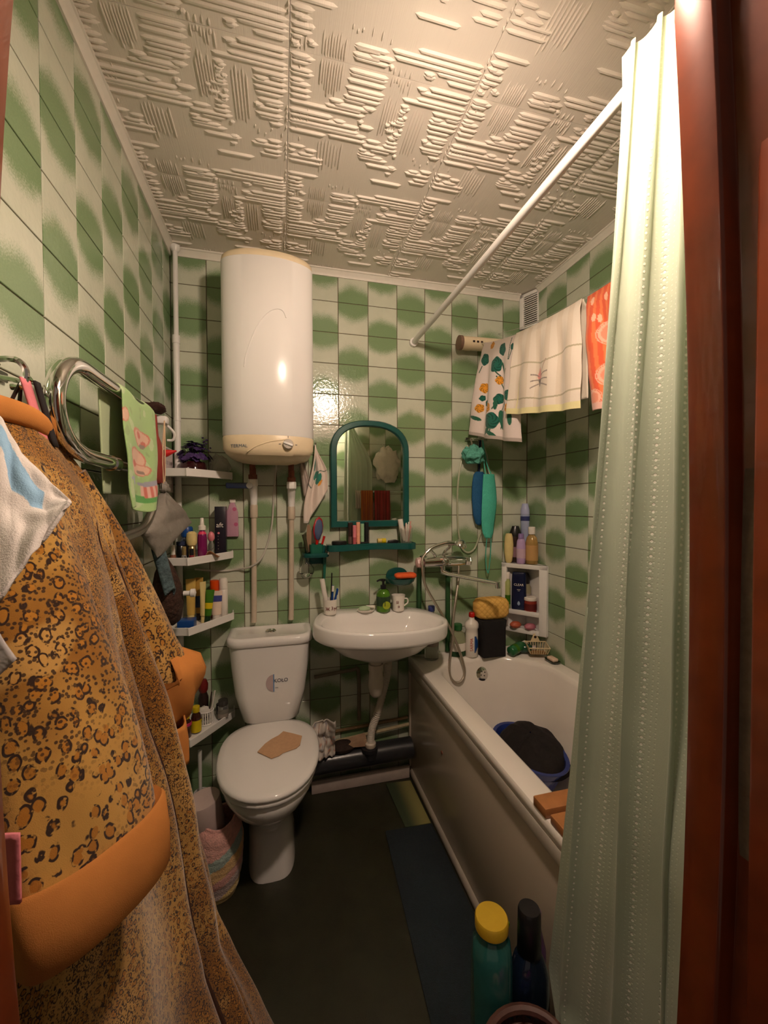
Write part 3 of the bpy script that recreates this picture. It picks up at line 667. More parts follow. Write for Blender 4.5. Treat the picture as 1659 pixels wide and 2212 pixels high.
# ------------------------------------------------------------------ curtain, rod
rod = T('curtain_rod', 'white curtain rod running from the back wall to the door wall', 'rod', (1.134, -0.8, 2.19))
P('pole', tube([(1.134, -0.004, 2.216), (1.132, -1.596, 2.192)], 0.0125, 14), WHITEP, rod)
P('end_socket', tube([(1.134, -0.001, 2.216), (1.134, -0.02, 2.2155)], 0.021, 16), WHITEP, rod)
P('end_socket', tube([(1.132, -1.599, 2.192), (1.132, -1.58, 2.1925)], 0.021, 16), WHITEP, rod)
def cur_mat():
    t = NT('curtain_cloth')
    at = t.n('Attribute', attribute_name='Col'); s = t.n('SeparateColor'); t.l(at.outputs['Color'], s.inputs[0])
    u = t.math('MULTIPLY', s.outputs[0], 1000.0); v = t.math('MULTIPLY', s.outputs[1], 2000.0)     # millimetres along the cloth
    def dot(px, pz, r):
        a = t.math('SUBTRACT', t.math('MODULO', u, px), px/2); b = t.math('SUBTRACT', t.math('MODULO', v, pz), pz/2)
        d = t.math('SQRT', t.math('ADD', t.math('MULTIPLY', a, a), t.math('MULTIPLY', b, b))); return t.smooth(d, r+0.6, r-0.4)
    d1 = dot(46.0, 13.0, 2.3)
    band = t.smooth(t.math('SINE', t.math('MULTIPLY', u, 2*PI/95.0)), -0.1, 0.5)
    d2 = t.math('MULTIPLY', dot(9.0, 9.0, 1.4), band)
    ds = t.math('MAXIMUM', d1, t.math('MULTIPLY', d2, 0.35))
    nz = t.noise(9, 3)
    base = t.mix(nz, (0.43, 0.49, 0.37), (0.49, 0.55, 0.42))
    t.set(Base_Color=t.mix(ds, base, (0.86, 0.84, 0.72)), Roughness=t.math('SUBTRACT', 0.48, t.math('MULTIPLY', ds, 0.28)), Sheen_Weight=0.25, Specular_IOR_Level=0.4)
    t.bump(t.math('ADD', t.math('MULTIPLY', ds, 0.6), t.math('MULTIPLY', t.noise(420, 2), 0.12)), 0.001)
    tr = t.n('BsdfTranslucent'); tr.inputs[0].default_value = (0.42, 0.55, 0.38, 1); mx = t.n('MixShader'); mx.inputs[0].default_value = 0.22
    t.l(t.b.outputs[0], mx.inputs[1]); t.l(tr.outputs[0], mx.inputs[2]); t.l(mx.outputs[0], t.out.inputs[0])
    return t.m
NF = 9.0
def sst(x, a, b):
    t = max(0.0, min(1.0, (x-a)/(b-a))); return t*t*(3-2*t)
def curtain(u, w):
    """u along the gathered cloth from its free edge round to the door wall above the tub, w from top to hem"""
    z = 2.232 - 0.02*u - 2.05*w
    k = sst(w, 0.02, 0.25); q = sst(w, 0.55, 0.72)
    pts = [Vector((1.095 - 0.055*w, -1.365 + 0.155*w**1.25 - (0.07*max(0, w-0.93)/0.07), 0)), Vector((1.118 - 0.045*w, -1.47, 0)), Vector((1.15 - 0.09*q, -1.572, 0)),
           Vector((1.155 + 0.10*k*(1-q) - 0.1*q, -1.58, 0)), Vector((1.16 + 0.20*k*(1-q) - 0.11*q, -1.575 - 0.008*q, 0))]
    t = u*4; i = min(3, int(t)); b = pts[i].lerp(pts[i+1], t - i)
    if i < 3 and t - i > 0.7: b = b.lerp(pts[i+1].lerp(pts[i+2], 0.15), (t-i-0.7)*0.5)
    amp = 0.019*(0.75 + 0.4*w) * (0.6 + 0.4*math.sin(u*7 + w*2.1))
    if w < 0.03: amp *= 0.55 + 15*w
    if u > 0.45: amp *= 0.7
    ph = u*NF*2*PI + 0.5*math.sin(w*4 + u*5) + 0.9*math.sin(w*2.3)*u + 1.2
    off = math.sin(ph) + 0.25*math.sin(2*ph + w*3)
    n = noise.noise(Vector((u*9, w*7, 4)))*0.006*(0.3 + w)
    f = sst(u, 0.48, 0.6)                      # the hidden half waves towards the room instead of sideways
    return Vector((b.x + (amp*off + n)*(1-f) + 0.012*math.cos(ph)*f, min(-1.335 if False else b.y + 0.014*math.cos(ph)*(1 - 0.2*w)*(1-f) + amp*off*f*0.6 + 0.012*f + n*0.5, 0), z))
NU, NV = 220, 110
cmx = grid(curtain, NU, NV)
# cloth coordinates for the weave of dots
cc = []; 
acc = [0.0]
for i in range(1, NU+1): acc.append(acc[-1] + (Vector(cmx.v[i + 40*(NU+1)]) - Vector(cmx.v[i-1 + 40*(NU+1)])).length)
cmx.c = [(acc[i], j/NV*2.05/2, 0, 1) for j in range(NV+1) for i in range(NU+1)]
cur = S('shower_curtain', cmx, cur_mat(), 'pale mint shower curtain gathered beside the door at the tub end', 'curtain', ang=180)

# ------------------------------------------------------------------ small things: helpers
def bottle(label, x, y, z, body, bm, cap=None, cm=None, band=None, sx=1, sy=1, rz=0, rot=None, name='bottle', cat='bottle', group=None, seg=20, words=None, extra=None):
    """body, cap: (radius, height) profiles; band: (z0, z1, material); words: (text, size, height, material)"""
    t = T(name, label, cat, (x, y, z), group, (rot[0], rot[1], rz) if rot else (0, 0, rz), local=True)
    P('body', lathe(body, seg=seg, sx=sx, sy=sy), bm, t, ang=50)
    if cap: P('cap', lathe(cap, seg=16, sx=sx if cap[0][0] > body[0][0]*0.8 else 1, sy=sy if cap[0][0] > body[0][0]*0.8 else 1), cm, t)
    def rad(h):
        for (r0, h0), (r1, h1) in zip(body, body[1:]):
            if h0 <= h <= h1: return r0 + (r1-r0)*(h-h0)/max(1e-9, h1-h0)
        return body[-1][0]
    for b in (band if isinstance(band, list) else [band] if band else []):
        z0, z1, bm2 = b; n = 6
        P('paper_label', lathe([(rad(z0)-0.0005, z0)] + [(rad(z0+(z1-z0)*k/n)+0.0006, z0+(z1-z0)*k/n) for k in range(n+1)] + [(rad(z1)-0.0005, z1)], seg=seg, sx=sx, sy=sy), bm2, t)
    if words:
        s_, size, h, wm = words; m = text(s_, size, 0.0003); r = rad(h)*1.0 + 0.001
        m.v = [(a, -sy*math.sqrt(max(0.0001, r*r - min(abs(a)/sx, r*0.95)**2)) + b*0.3, c + h) for a, b, c in m.v]
        P('lettering', m, wm, t)
    if extra: extra(t)
    return t
def cyl(r, h, b=0.0015): return [(r-b, 0), (r, b), (r, h-b), (r-b, h)]
def col(name, c, **k): return mat(name, lin(c), **k)
WHT = col('white_gloss', (235, 228, 218), rough=0.3, var=0.02); BLK = BLACKP
LIL = col('lilac_plastic', (190, 160, 205), rough=0.35); PURP = mat('purple_liquid', (0.20, 0.008, 0.10), 0.12, coat=0.5)
PINKP = col('pink_plastic', (222, 130, 140), rough=0.4); PEACH = col('peach_plastic', (240, 170, 140), rough=0.4); MINT = col('mint_plastic', (150, 190, 150), rough=0.4)
YEL = col('yellow_plastic', (215, 190, 20), rough=0.35); ORG = col('orange_plastic', (225, 75, 5), rough=0.35); BLU = col('blue_plastic', (20, 70, 140), rough=0.35)
NAVY = mat('navy_plastic', (0.006, 0.010, 0.045), 0.25); TANY = col('tan_yellow', (205, 170, 85), rough=0.5); REDP = col('red_plastic', (190, 25, 20), rough=0.3)
GRNP = col('leaf_green_plastic', (60, 110, 20), rough=0.3); AMB = mat('amber_liquid', (0.72, 0.46, 0.15), 0.1, trans=0.5, coat=0.4); BRN = mat('dark_brown_plastic', (0.03, 0.014, 0.012), 0.3)
PALEB = col('pale_blue_plastic', (165, 175, 205), rough=0.35); CRM2 = col('cream_yellow', (225, 205, 140), rough=0.4); VIO = mat('violet_petal', (0.075, 0.035, 0.16), 0.7, var=0.5, scale=60)
GOLD = mat('gold_cap', (0.65, 0.48, 0.22), 0.25, 0.8); PAPER = col('brown_paper', (205, 150, 105), rough=0.8); LABELG = col('label_grey', (150, 140, 130), rough=0.5)

# ------------------------------------------------------------------ corner shelf, top board
z1 = LEV[0] + 0.0125
pot = T('flower_pot', 'dark glass bowl of violet artificial flowers on the top corner shelf', 'flower pot', (0.105, -0.10, z1))
P('bowl', lathe([(0.03, 0), (0.045, 0.004), (0.055, 0.02), (0.052, 0.045), (0.046, 0.055), (0.042, 0.05), (0.0, 0.045)], 0.105, -0.10, z1, 24), mat('dark_wine_glass', (0.035, 0.005, 0.008), 0.08, coat=0.5), pot)
fl = M(); r2 = random.Random(5)
for k in range(72):
    a = r2.uniform(0, 2*PI); e = r2.uniform(0.05, 1.45); R = r2.uniform(0.045, 0.075)
    c = Vector((0.108 + R*math.cos(a)*math.cos(e)*0.95, -0.10 + R*math.sin(a)*math.cos(e)*0.85, z1 + 0.055 + R*1.25*math.sin(e)))
    d = (c - Vector((0.108, -0.10, z1+0.03))).normalized(); u = d.orthogonal().normalized(); w = d.cross(u)
    for p in range(5):
        b = 2*PI*p/5 + k; q = u*math.cos(b) + w*math.sin(b); q2 = u*math.cos(b+0.9) + w*math.sin(b+0.9); q3 = u*math.cos(b-0.9) + w*math.sin(b-0.9)
        s_ = r2.uniform(0.014, 0.022)
        fl.add([c, c + q2*s_*0.75 + d*0.003, c + q*s_ + d*0.001, c + q3*s_*0.75 + d*0.003], [(0, 1, 2, 3)])
for cx_, cy_, cz_ in ((0.13, -0.11, 0.075), (0.16, -0.10, 0.055)):
    for k in range(7): fl.join(lathe([(0.0, 0), (0.006, 0.004), (0.0, 0.009)], cx_+r2.uniform(-.02, .02), -0.1+r2.uniform(-.02, .02), z1+0.11+r2.uniform(0, 0.05), 6))
P('flower_head', fl, VIO, pot)['kind'] = 'stuff'
st = M()
for k in range(12):
    a = k*0.53; st.join(tube([(0.107, -0.10, z1+0.045), (0.107+0.03*math.cos(a), -0.10+0.025*math.sin(a), z1+0.09), (0.107+0.05*math.cos(a), -0.10+0.045*math.sin(a), z1+0.12)], 0.0012, 5))
P('stem', st, mat('dark_stem', (0.02, 0.03, 0.01), 0.6), pot)['kind'] = 'stuff'
def crumple(x, y, z, rx, ry, rz, seed, n=20, amp=0.3, sq=1.0):
    m = M(); v = []
    nv = n//2
    for j in range(nv+1):
        for i in range(n):
            a = 2*PI*i/n; e = PI*j/nv; d = Vector((math.cos(a)*math.sin(e), math.sin(a)*math.sin(e), -math.cos(e)))
            k = 1 + amp*noise.noise(d*2.2 + Vector((seed, seed*2, 0))) + amp*0.5*noise.noise(d*6 + Vector((seed, 0, seed)))
            v.append((x + rx*d.x*k, y + ry*d.y*k, max(z, z + rz*(1 + d.z*k)*sq)))
    f = [(j*n+i, j*n+(i+1) % n, (j+1)*n+(i+1) % n, (j+1)*n+i) for j in range(nv) for i in range(n)]
    return m.add(v, f)
S('plastic_bag', crumple(0.205, -0.06, z1, 0.042, 0.045, 0.045, 3.1, 22, 0.35), mat('cloudy_film', (0.75, 0.70, 0.62), 0.25, trans=0.55, alpha=0.6), 'crumpled clear plastic bag on the top corner shelf beside the flowers', 'bag', ang=60)

# ------------------------------------------------------------------ second board
z2 = LEV[1] + 0.0125
bottle('purple spray bottle with a white nozzle on the second corner shelf', 0.14, -0.12, z2, [(0.018, 0), (0.0195, 0.002), (0.0195, 0.085), (0.017, 0.10), (0.011, 0.112), (0.010, 0.122)], PURP,
       [(0.0155, 0.118), (0.0155, 0.135), (0.009, 0.139), (0.007, 0.168), (0.0055, 0.17)], WHT, (0.10, 0.112, col('hot_pink', (235, 70, 110), rough=0.4)))
tb = T('hair_spray_carton', 'tall black carton standing at the back of the second corner shelf', 'carton', (0.207, -0.05, z2))
P('carton', box(0.184, 0.230, -0.074, -0.028, z2, z2+0.218, 0.001), mat('black_carton', (0.008, 0.006, 0.014), 0.35), tb)
P('lettering', text('aft', 0.03, 0.0003).mv(0.205, -0.0745, z2+0.135), WHT, tb)
for k in range(5): P('dot', lathe([(0.0018, 0), (0.0018, 0.0005)], 0, 0, 0, 6).rot('X', 90).mv(0.198, -0.074, z2+0.03+0.014*k), LABELG, tb)
P('dot', lathe([(0.005, 0), (0.005, 0.0005)], 0, 0, 0, 10).rot('X', 90).mv(0.20, -0.074, z2+0.10), PINKP, tb)
pk = T('pink_pack', 'pink transparent pack hanging on the back wall beside the corner shelves', 'pack', (0.253, -0.008, 1.24))
P('blister', bevel(prism([(0.228, 1.243), (0.279, 1.243), (0.277, 1.355), (0.268, 1.385), (0.262, 1.40), (0.244, 1.40), (0.238, 1.385), (0.229, 1.36)], -0.022, -0.004, 'y'), 0.003), mat('pink_film', (0.75, 0.42, 0.55), 0.12, trans=0.25), pk)
P('hang_card', box(0.240, 0.266, -0.009, -0.005, 1.40, 1.415, 0.001), WHT, pk)
for dx, dz in ((0.268, 1.30), (0.262, 1.37)): P('flower_print', lathe([(0.009, 0), (0.009, 0.0006)], 0, 0, 0, 10).rot('X', 90).mv(dx, -0.0222, dz), mat('rose_print', (0.55, 0.12, 0.25), 0.4), pk)
bottle('small white-capped nail polish at the front of the second corner shelf', 0.04, -0.185, z2, cyl(0.011, 0.022), mat('brown_polish', (0.28, 0.12, 0.07), 0.1), [(0.0085, 0.023), (0.008, 0.06), (0.006, 0.062)], WHT, name='nail_polish')
bottle('blue-capped small jar behind the nail polishes on the second corner shelf', 0.073, -0.085, z2, [(0.022, 0), (0.025, 0.004), (0.025, 0.075), (0.018, 0.09)], mat('smoky_glass', (0.10, 0.13, 0.20), 0.1), [(0.023, 0.088), (0.024, 0.092), (0.024, 0.125), (0.02, 0.132)], BLU)
bottle('cream-capped perfume bottle in the middle of the second corner shelf', 0.103, -0.142, z2, [(0.012, 0), (0.014, 0.002), (0.014, 0.05), (0.009, 0.055)], GOLD, [(0.016, 0.055), (0.021, 0.065), (0.022, 0.085), (0.020, 0.105), (0.012, 0.113), (0, 0.115)], CRM2)
bottle('dark-capped nail polish on the second corner shelf, below the cream-capped bottle', 0.113, -0.2, z2, cyl(0.0095, 0.02), mat('red_polish', (0.25, 0.02, 0.03), 0.1), [(0.0085, 0.021), (0.008, 0.045), (0.007, 0.046)], BLK, name='nail_polish')
bottle('gold-capped nail polish on the second corner shelf, left of the dark-capped one', 0.086, -0.205, z2, cyl(0.0095, 0.022), CLEARP, [(0.0085, 0.023), (0.008, 0.055), (0.006, 0.057)], GOLD, name='nail_polish')
bottle('squat black pot behind the white-capped nail polish on the second corner shelf', 0.058, -0.13, z2, cyl(0.018, 0.055), BLK, [(0.0185, 0.056), (0.0185, 0.07), (0.016, 0.072)], mat('dark_blue_cap', (0.03, 0.04, 0.09), 0.3), name='cosmetic_pot', cat='pot')
fg = T('figurine_bottle', 'small glass bottle with a pink floral top beside the black carton', 'bottle', (0.172, -0.095, z2))
P('body', lathe([(0.012, 0), (0.013, 0.05), (0.008, 0.062), (0.008, 0.07)], 0.172, -0.095, z2, 14), CLEARP, fg)
P('cap', lathe([(0.009, 0.068), (0.015, 0.078), (0.014, 0.095), (0.009, 0.105), (0.0, 0.11)], 0.172, -0.095, z2, 10), PINKP, fg)
S('paper_slip', grid(lambda u, w: Vector((0.155+0.06*u, -0.165+0.045*w - 0.02*u, z2+0.002+0.03*(1-w)*math.sin(u*3)+0.006*math.sin(u*7))), 10, 6), PAPER, 'crumpled brown paper slip at the front of the second corner shelf', 'paper', thick=0.0008)

# ------------------------------------------------------------------ third board
z3 = LEV[2] + 0.0125
def squeeze(label, x, y, z, w, h, mt, capm, capup=True, band=None, rz=0, tilt=0, name='tube', d=0.03, caph=0.03):
    """a squeezed tube: round at the cap end, flat at the crimped end"""
    t = T(name, label, 'tube', (x, y, z), None, (0, tilt, rz), local=True)
    def sec(k, hz):
        rx = w/2*(0.8 + 0.2*k); ry = d/2*(1-k) + 0.0012*k
        return [(rx*math.cos(a), ry*math.sin(a), hz) for a in [2*PI*i/20 for i in range(20)]]
    lo, hi = (caph, h) if not capup else (0, h-caph)
    N = 7
    rows = [sec((i/N), lo + (hi-lo)*i/N) for i in range(N+1)] if not capup else [sec(1-(i/N), lo + (hi-lo)*i/N) for i in range(N+1)]
    P('tube_body', loft(rows), mt, t, ang=60)
    c = [(w*0.34, 0), (w*0.36, 0.002), (w*0.34, caph-0.001)]
    P('cap', lathe(c if not capup else [(r, h-caph+q) for r, q in c], seg=16), capm, t)
    if band:
        z0, z1, bm2 = band
        k0, k1 = [((q-lo)/(hi-lo) if not capup else 1-(q-lo)/(hi-lo)) for q in (z0, z1)]
        bl = []
        for i in range(5):
            k = k0 + (k1-k0)*i/4; bl.append([(a*1.012, b*1.03 + (0.0006 if b > 0 else -0.0006), c) for a, b, c in sec(k, z0 + (z1-z0)*i/4)])
        P('printed_band', loft(bl, False, False), bm2, t)
    return t
squeeze('yellow ochre tube standing on the third corner shelf, leftmost of the row', 0.088, -0.10, z3, 0.04, 0.185, TANY, CRM2, False, rz=15)
squeeze('ochre tube with a blue print on the third corner shelf, second in the row', 0.116, -0.075, z3, 0.036, 0.185, mat('ochre_dark', lin((185, 145, 60)), 0.5), BRN, False, (0.055, 0.105, mat('slate_blue', (0.03, 0.06, 0.13), 0.5)), rz=5)
squeeze('cream tube on the third corner shelf, between the ochre and green tubes', 0.142, -0.13, z3, 0.028, 0.175, CRM2, CRM2, False, rz=40)
squeeze('green tube with a yellow print on the third corner shelf', 0.158, -0.135, z3, 0.036, 0.14, GRNP, mat('dark_green_cap', (0.01, 0.04, 0.012), 0.4), False, (0.06, 0.085, YEL), rz=20, tilt=6)
bottle('orange-capped bottle at the back of the third corner shelf', 0.177, -0.055, z3, [(0.017, 0), (0.019, 0.003), (0.019, 0.115), (0.016, 0.12)], mat('brown_orange', lin((150, 85, 40)), 0.4), [(0.018, 0.118), (0.019, 0.12), (0.019, 0.164), (0.017, 0.166)], ORG)
squeeze('white cream tube with a blue band on the third corner shelf', 0.192, -0.105, z3, 0.05, 0.128, mat('skin_white', lin((238, 215, 195)), 0.4), WHT, False, (0.082, 0.108, mat('band_blue', (0.05, 0.06, 0.25), 0.4)), rz=-5, d=0.034, caph=0.025)
bottle('white spray deodorant at the right end of the third corner shelf', 0.214, -0.05, z3, cyl(0.0185, 0.125), WHT, [(0.0185, 0.126), (0.0185, 0.165), (0.016, 0.174), (0.0, 0.176)], WHT, name='deodorant')
S('blue_carton', box(0.06, 0.122, -0.225, -0.165, z3, z3+0.035, 0.001), BLU, 'low dark blue carton at the front of the third corner shelf', 'carton')

# ------------------------------------------------------------------ lowest board
z4 = LEV[3] + 0.0125
bottle('yellow-capped small brown bottle with yellow label on the lowest shelf', 0.117, -0.175, z4, [(0.018, 0), (0.0205, 0.003), (0.0205, 0.065), (0.016, 0.078), (0.011, 0.084), (0.011, 0.09)], mat('brown_glass', (0.05, 0.012, 0.006), 0.08, coat=0.5), cyl_cap if False else [(0.014, 0.086), (0.0145, 0.088), (0.0145, 0.108), (0.012, 0.11)], YEL, (0.006, 0.055, YEL))
bottle('dark brown bottle with a pink label on the lowest shelf, by the robe', 0.085, -0.205, z4, [(0.018, 0), (0.02, 0.003), (0.02, 0.06), (0.011, 0.075), (0.011, 0.08)], mat('brown_glass', (0.05, 0.012, 0.006), 0.08), [(0.014, 0.078), (0.014, 0.10), (0.012, 0.102)], YEL, (0.05, 0.062, col('magenta_label', (190, 40, 100), rough=0.5)))
bk = T('small_basket', 'small white plastic basket with cotton wool on the lowest shelf', 'basket', (0.142, -0.11, z4))
for i in range(22):
    a = 2*PI*i/22; P('slat', box(-0.0025, 0.0025, -0.001, 0.001, 0, 0.05).rot('Z', math.degrees(a)+90).mv(0.142+0.033*math.cos(a), -0.11+0.028*math.sin(a), z4+0.006), WHITEP, bk)
for h in (0.0, 0.053): P('hoop', tube([(0.142+0.033*math.cos(2*PI*i/24), -0.11+0.028*math.sin(2*PI*i/24), z4+0.0035+h) for i in range(24)], 0.003, 6, True), WHITEP, bk)
P('bottom', lathe([(0.031, 0.001), (0.031, 0.004)], 0.142, -0.11, z4, 20, 1, 0.85), WHITEP, bk)
S('cotton_wool', crumple(0.138, -0.11, z4+0.03, 0.027, 0.023, 0.022, 1.7, 16, 0.3), mat('cotton', (0.7, 0.66, 0.6), 0.95, bump=0.002), 'tuft of white cotton wool in the small basket', 'cotton wool', ang=80)
for i, (dx, dy, tx_, c, lb) in enumerate(((0.018, -0.004, 12, BRN, 'brown handled cosmetic brush leaning in the small basket'), (0.026, 0.006, 20, WHT, 'white handled cosmetic brush leaning in the small basket'))):
    S('cosmetic_brush', tube([(0.142+dx*.6, -0.108+dy, z4+0.012), (0.142+dx*1.5, -0.108+dy, z4+0.135)], [0.003, 0.0045, 0.006, 0.003], 8), c, lb, 'brush')
bottle('dark bottle with a round red lid at the back of the lowest shelf', 0.125, -0.055, z4, [(0.02, 0), (0.022, 0.003), (0.022, 0.09), (0.014, 0.115)], BRN, [(0.014, 0.113), (0.02, 0.125), (0.021, 0.15), (0.014, 0.17), (0.0, 0.175)], mat('dark_red_cap', (0.18, 0.012, 0.010), 0.35))
bottle('clear glass jar at the right end of the lowest shelf', 0.212, -0.09, z4, cyl(0.023, 0.06), CLEARP, [(0.0, 0.062), (0.018, 0.062), (0.02, 0.064), (0.02, 0.085), (0.0, 0.087)], mat('jar_dark_lid', (0.05, 0.045, 0.04), 0.3), (0.012, 0.03, LABELG), name='glass_jar', cat='jar')
S('small_black_knob_pot', lathe(cyl(0.015, 0.045), 0.19, -0.035, z4, 14), BLACKP, 'small black pot at the back of the lowest shelf behind the glass jar', 'pot')

# ------------------------------------------------------------------ on the mirror shelf
zm = 1.1965
S('compact_case', lathe([(0.033, 0), (0.036, 0.003), (0.036, 0.014), (0.032, 0.018), (0.0, 0.019)], 0.739, -0.062, zm, 24), BLACKP, 'round black compact case at the left end of the mirror shelf', 'compact')
def stickcos(x, y, r, h, mt, lab, capm=None):
    t = T('lipstick', lab, 'lipstick', (x, y, zm))
    P('case', lathe(cyl(r, h*0.36), x, y, zm, 14), capm or mt, t)
    P('cap', lathe([(r*1.02, h*0.36), (r*1.02, h-0.001), (r*0.9, h)], x, y, zm, 14), mt, t)
stickcos(0.797, -0.046, 0.0115, 0.105, BRN, 'dark brown cosmetic tube on the mirror shelf, left of the pink one', mat('mid_brown', (0.1, 0.06, 0.05), 0.4))
stickcos(0.814, -0.064, 0.009, 0.092, PINKP, 'pink lipstick tube on the mirror shelf', col('rose_base', (190, 95, 100), rough=0.4))
stickcos(0.833, -0.060, 0.0095, 0.107, PEACH, 'peach lipstick tube on the mirror shelf, tallest of the row')
stickcos(0.855, -0.050, 0.0095, 0.098, MINT, 'mint green lipstick tube on the mirror shelf')
stickcos(0.878, -0.044, 0.0105, 0.105, BLACKP, 'black lipstick tube on the mirror shelf, right end of the row')
S('eye_pencil', tube([(0.82, -0.062, zm+0.006), (0.885, -0.055, zm+0.006)], 0.0045, 8), BLACKP, 'black eye pencil lying in front of the lipstick tubes', 'pencil')
yj = T('yellow_pot', 'small yellow cosmetic pot lying on the mirror shelf', 'pot', (0.95, -0.055, zm))
P('pot', tube([(0.93, -0.055, zm+0.0125), (0.95, -0.055, zm+0.0125)], 0.0122, 16), col('straw_yellow', (215, 190, 110), rough=0.4), yj)
P('lid', tube([(0.951, -0.055, zm+0.0125), (0.972, -0.055, zm+0.0125)], 0.0125, 16), YEL, yj)
S('hair_clip', bevel(prism([(0.977, 0.0), (1.03, 0.0), (1.038, 0.012), (1.02, 0.018), (0.985, 0.014)], -0.075, -0.05, 'y').mv(0, 0, zm), 0.002), BLACKP, 'black hair clip lying on the mirror shelf beside the yellow pot', 'clip')
cu = T('clear_cup', 'clear plastic cup at the right end of the mirror shelf', 'cup', (1.075, -0.065, zm))
P('cup', lathe([(0.027, 0), (0.033, 0.075), (0.0315, 0.075), (0.0255, 0.003), (0.0, 0.003)], 1.075, -0.065, zm, 20), CLEARP, cu)
S('cream_tube', tube([(1.068, -0.062, zm+0.012), (1.055, -0.062, zm+0.06), (1.045, -0.062, zm+0.118)], [0.008, 0.012, 0.013, 0.013], 12), WHT, 'white cream tube leaning out of the clear cup', 'tube')
for k in range(7):
    a = k*0.9; S('cotton_swab', tube([(1.078+0.008*math.cos(a), -0.07+0.006*math.sin(a), zm+0.006), (1.086+0.014*math.cos(a), -0.07+0.012*math.sin(a), zm+0.085+0.004*k)], [0.0022, 0.0012, 0.0012, 0.0012, 0.0012, 0.0026], 6), WHT if k % 3 else col('swab_pink', (215, 150, 140)), 'white cotton swab standing in the clear cup on the mirror shelf' if k % 3 else 'pink cotton swab standing in the clear cup on the mirror shelf', 'cotton swab', 'cotton swabs in the clear cup')

# ------------------------------------------------------------------ green wall holder with combs, left of the shelf
gh = T('brush_holder', 'green plastic wall holder tray left of the mirror shelf', 'holder', (0.628, -0.05, 1.14))
tr = cr([(0.567, -0.02, 0), (0.565, -0.06, 0), (0.58, -0.095, 0), (0.63, -0.10, 0), (0.675, -0.095, 0), (0.69, -0.06, 0), (0.688, -0.02, 0)], 4)
P('rim', bevel(strip(tr, 1.142, 1.162, 0.005), 0.0012, 1), TEALP, gh)
P('plate', prism([(p.x, p.y) for p in tr], 1.146, 1.15), TEALP, gh)
P('cup', loft([rrect(0.602, 0.658, -0.09, -0.035, 0.012, 1.152), rrect(0.598, 0.662, -0.093, -0.032, 0.012, 1.203), rrect(0.602, 0.658, -0.089, -0.036, 0.01, 1.203), rrect(0.605, 0.655, -0.087, -0.038, 0.01, 1.156)]), GREENP, gh)
P('back_plate', box(0.58, 0.68, -0.012, -0.003, 1.10, 1.19, 0.003), TEALP, gh)
P('hanging_strap', bevel(prism([(0.664, 1.142), (0.682, 1.142), (0.678, 1.06), (0.672, 0.985), (0.664, 0.985), (0.666, 1.06)], -0.03, -0.022, 'y'), 0.001, 1), GREENP, gh)
P('white_clip', box(0.681, 0.688, -0.09, -0.075, 1.155, 1.19, 0.001), WHT, gh)
S('glass_bulb', lathe([(0.0, 0), (0.02, 0.004), (0.036, 0.03), (0.036, 0.05), (0.018, 0.075), (0.014, 0.10), (0.016, 0.106), (0.012, 0.10), (0.014, 0.075), (0.03, 0.05), (0.03, 0.03), (0.0, 0.01)], 0.585, -0.045, 1.038, 20), GLASS, 'clear glass bulb vase hanging under the green wall holder', 'vase')
hb_ = T('hair_brush', 'red and blue oval hair brush in the green wall holder', 'hair brush', (0.63, -0.055, 1.16), None, (0, 6, 25), local=True)
P('brush_head', lathe([(0.0, 0), (0.014, 0.01), (0.026, 0.045), (0.027, 0.075), (0.018, 0.105), (0.0, 0.118)], 0, 0, 0.055, 20, 1, 0.3), col('brush_red', (165, 30, 35), rough=0.4), hb_)
P('cushion', lathe([(0.0, 0), (0.012, 0.01), (0.021, 0.04), (0.0215, 0.065), (0.014, 0.092), (0.0, 0.102)], 0, -0.005, 0.06, 20, 1, 0.28), mat('blue_cushion', (0.06, 0.09, 0.18), 0.7), hb_)
P('handle', tube([(0, 0, 0.0), (0, 0, 0.06)], [0.006, 0.007], 10), REDP, hb_)
S('comb', bevel(prism([(0.588, 1.165), (0.606, 1.165), (0.609, 1.26), (0.600, 1.298), (0.588, 1.29), (0.584, 1.22)], -0.064, -0.058, 'y'), 0.001, 1), col('comb_tan', (150, 120, 95), rough=0.4), 'tan flat comb standing in the green wall holder', 'comb')
S('wire_brush', tube([(0.590, -0.075, 1.165), (0.572, -0.07, 1.25)], [0.005, 0.012, 0.014, 0.01], 10), mat('olive_bristle', (0.05, 0.05, 0.02), 0.9, bump=0.004, bscale=300), 'dark olive bristle brush leaning left in the green wall holder', 'brush')
S('red_pencil', tube([(0.648, -0.075, 1.17), (0.668, -0.07, 1.24)], [0.0035, 0.0035, 0.006, 0.006], 8), REDP, 'red-topped stick leaning right in the green wall holder', 'pencil')

# ------------------------------------------------------------------ soap holder on the wall right of the mirror
gs = T('soap_holder', 'teal plastic oval soap holder on the wall above the sink', 'soap holder', (1.042, -0.06, 0.99))
P('dish', lathe([(0.0, 0), (0.048, 0.004), (0.066, 0.018), (0.074, 0.036), (0.070, 0.036), (0.060, 0.016), (0.045, 0.008), (0.0, 0.007)], 1.042, -0.078, 0.99, 32, 1.0, 0.86), TEALP, gs)
P('back_plate', bevel(prism(arch(0.985, 1.10, 0.985, 1.02, 1.066), -0.012, -0.003, 'y'), 0.002), TEALP, gs)
S('orange_sponge', bevel(loft([rrect(1.012, 1.112, -0.118, -0.068, 0.02, 1.0275), rrect(1.006, 1.118, -0.122, -0.063, 0.024, 1.036), rrect(1.008, 1.114, -0.12, -0.065, 0.024, 1.046), rrect(1.018, 1.106, -0.112, -0.072, 0.02, 1.051)]), 0.001, 1), col('orange_foam', (240, 100, 45), rough=0.8, bump=0.001, bscale=200), 'orange sponge lying on the teal soap holder', 'sponge', ang=60)

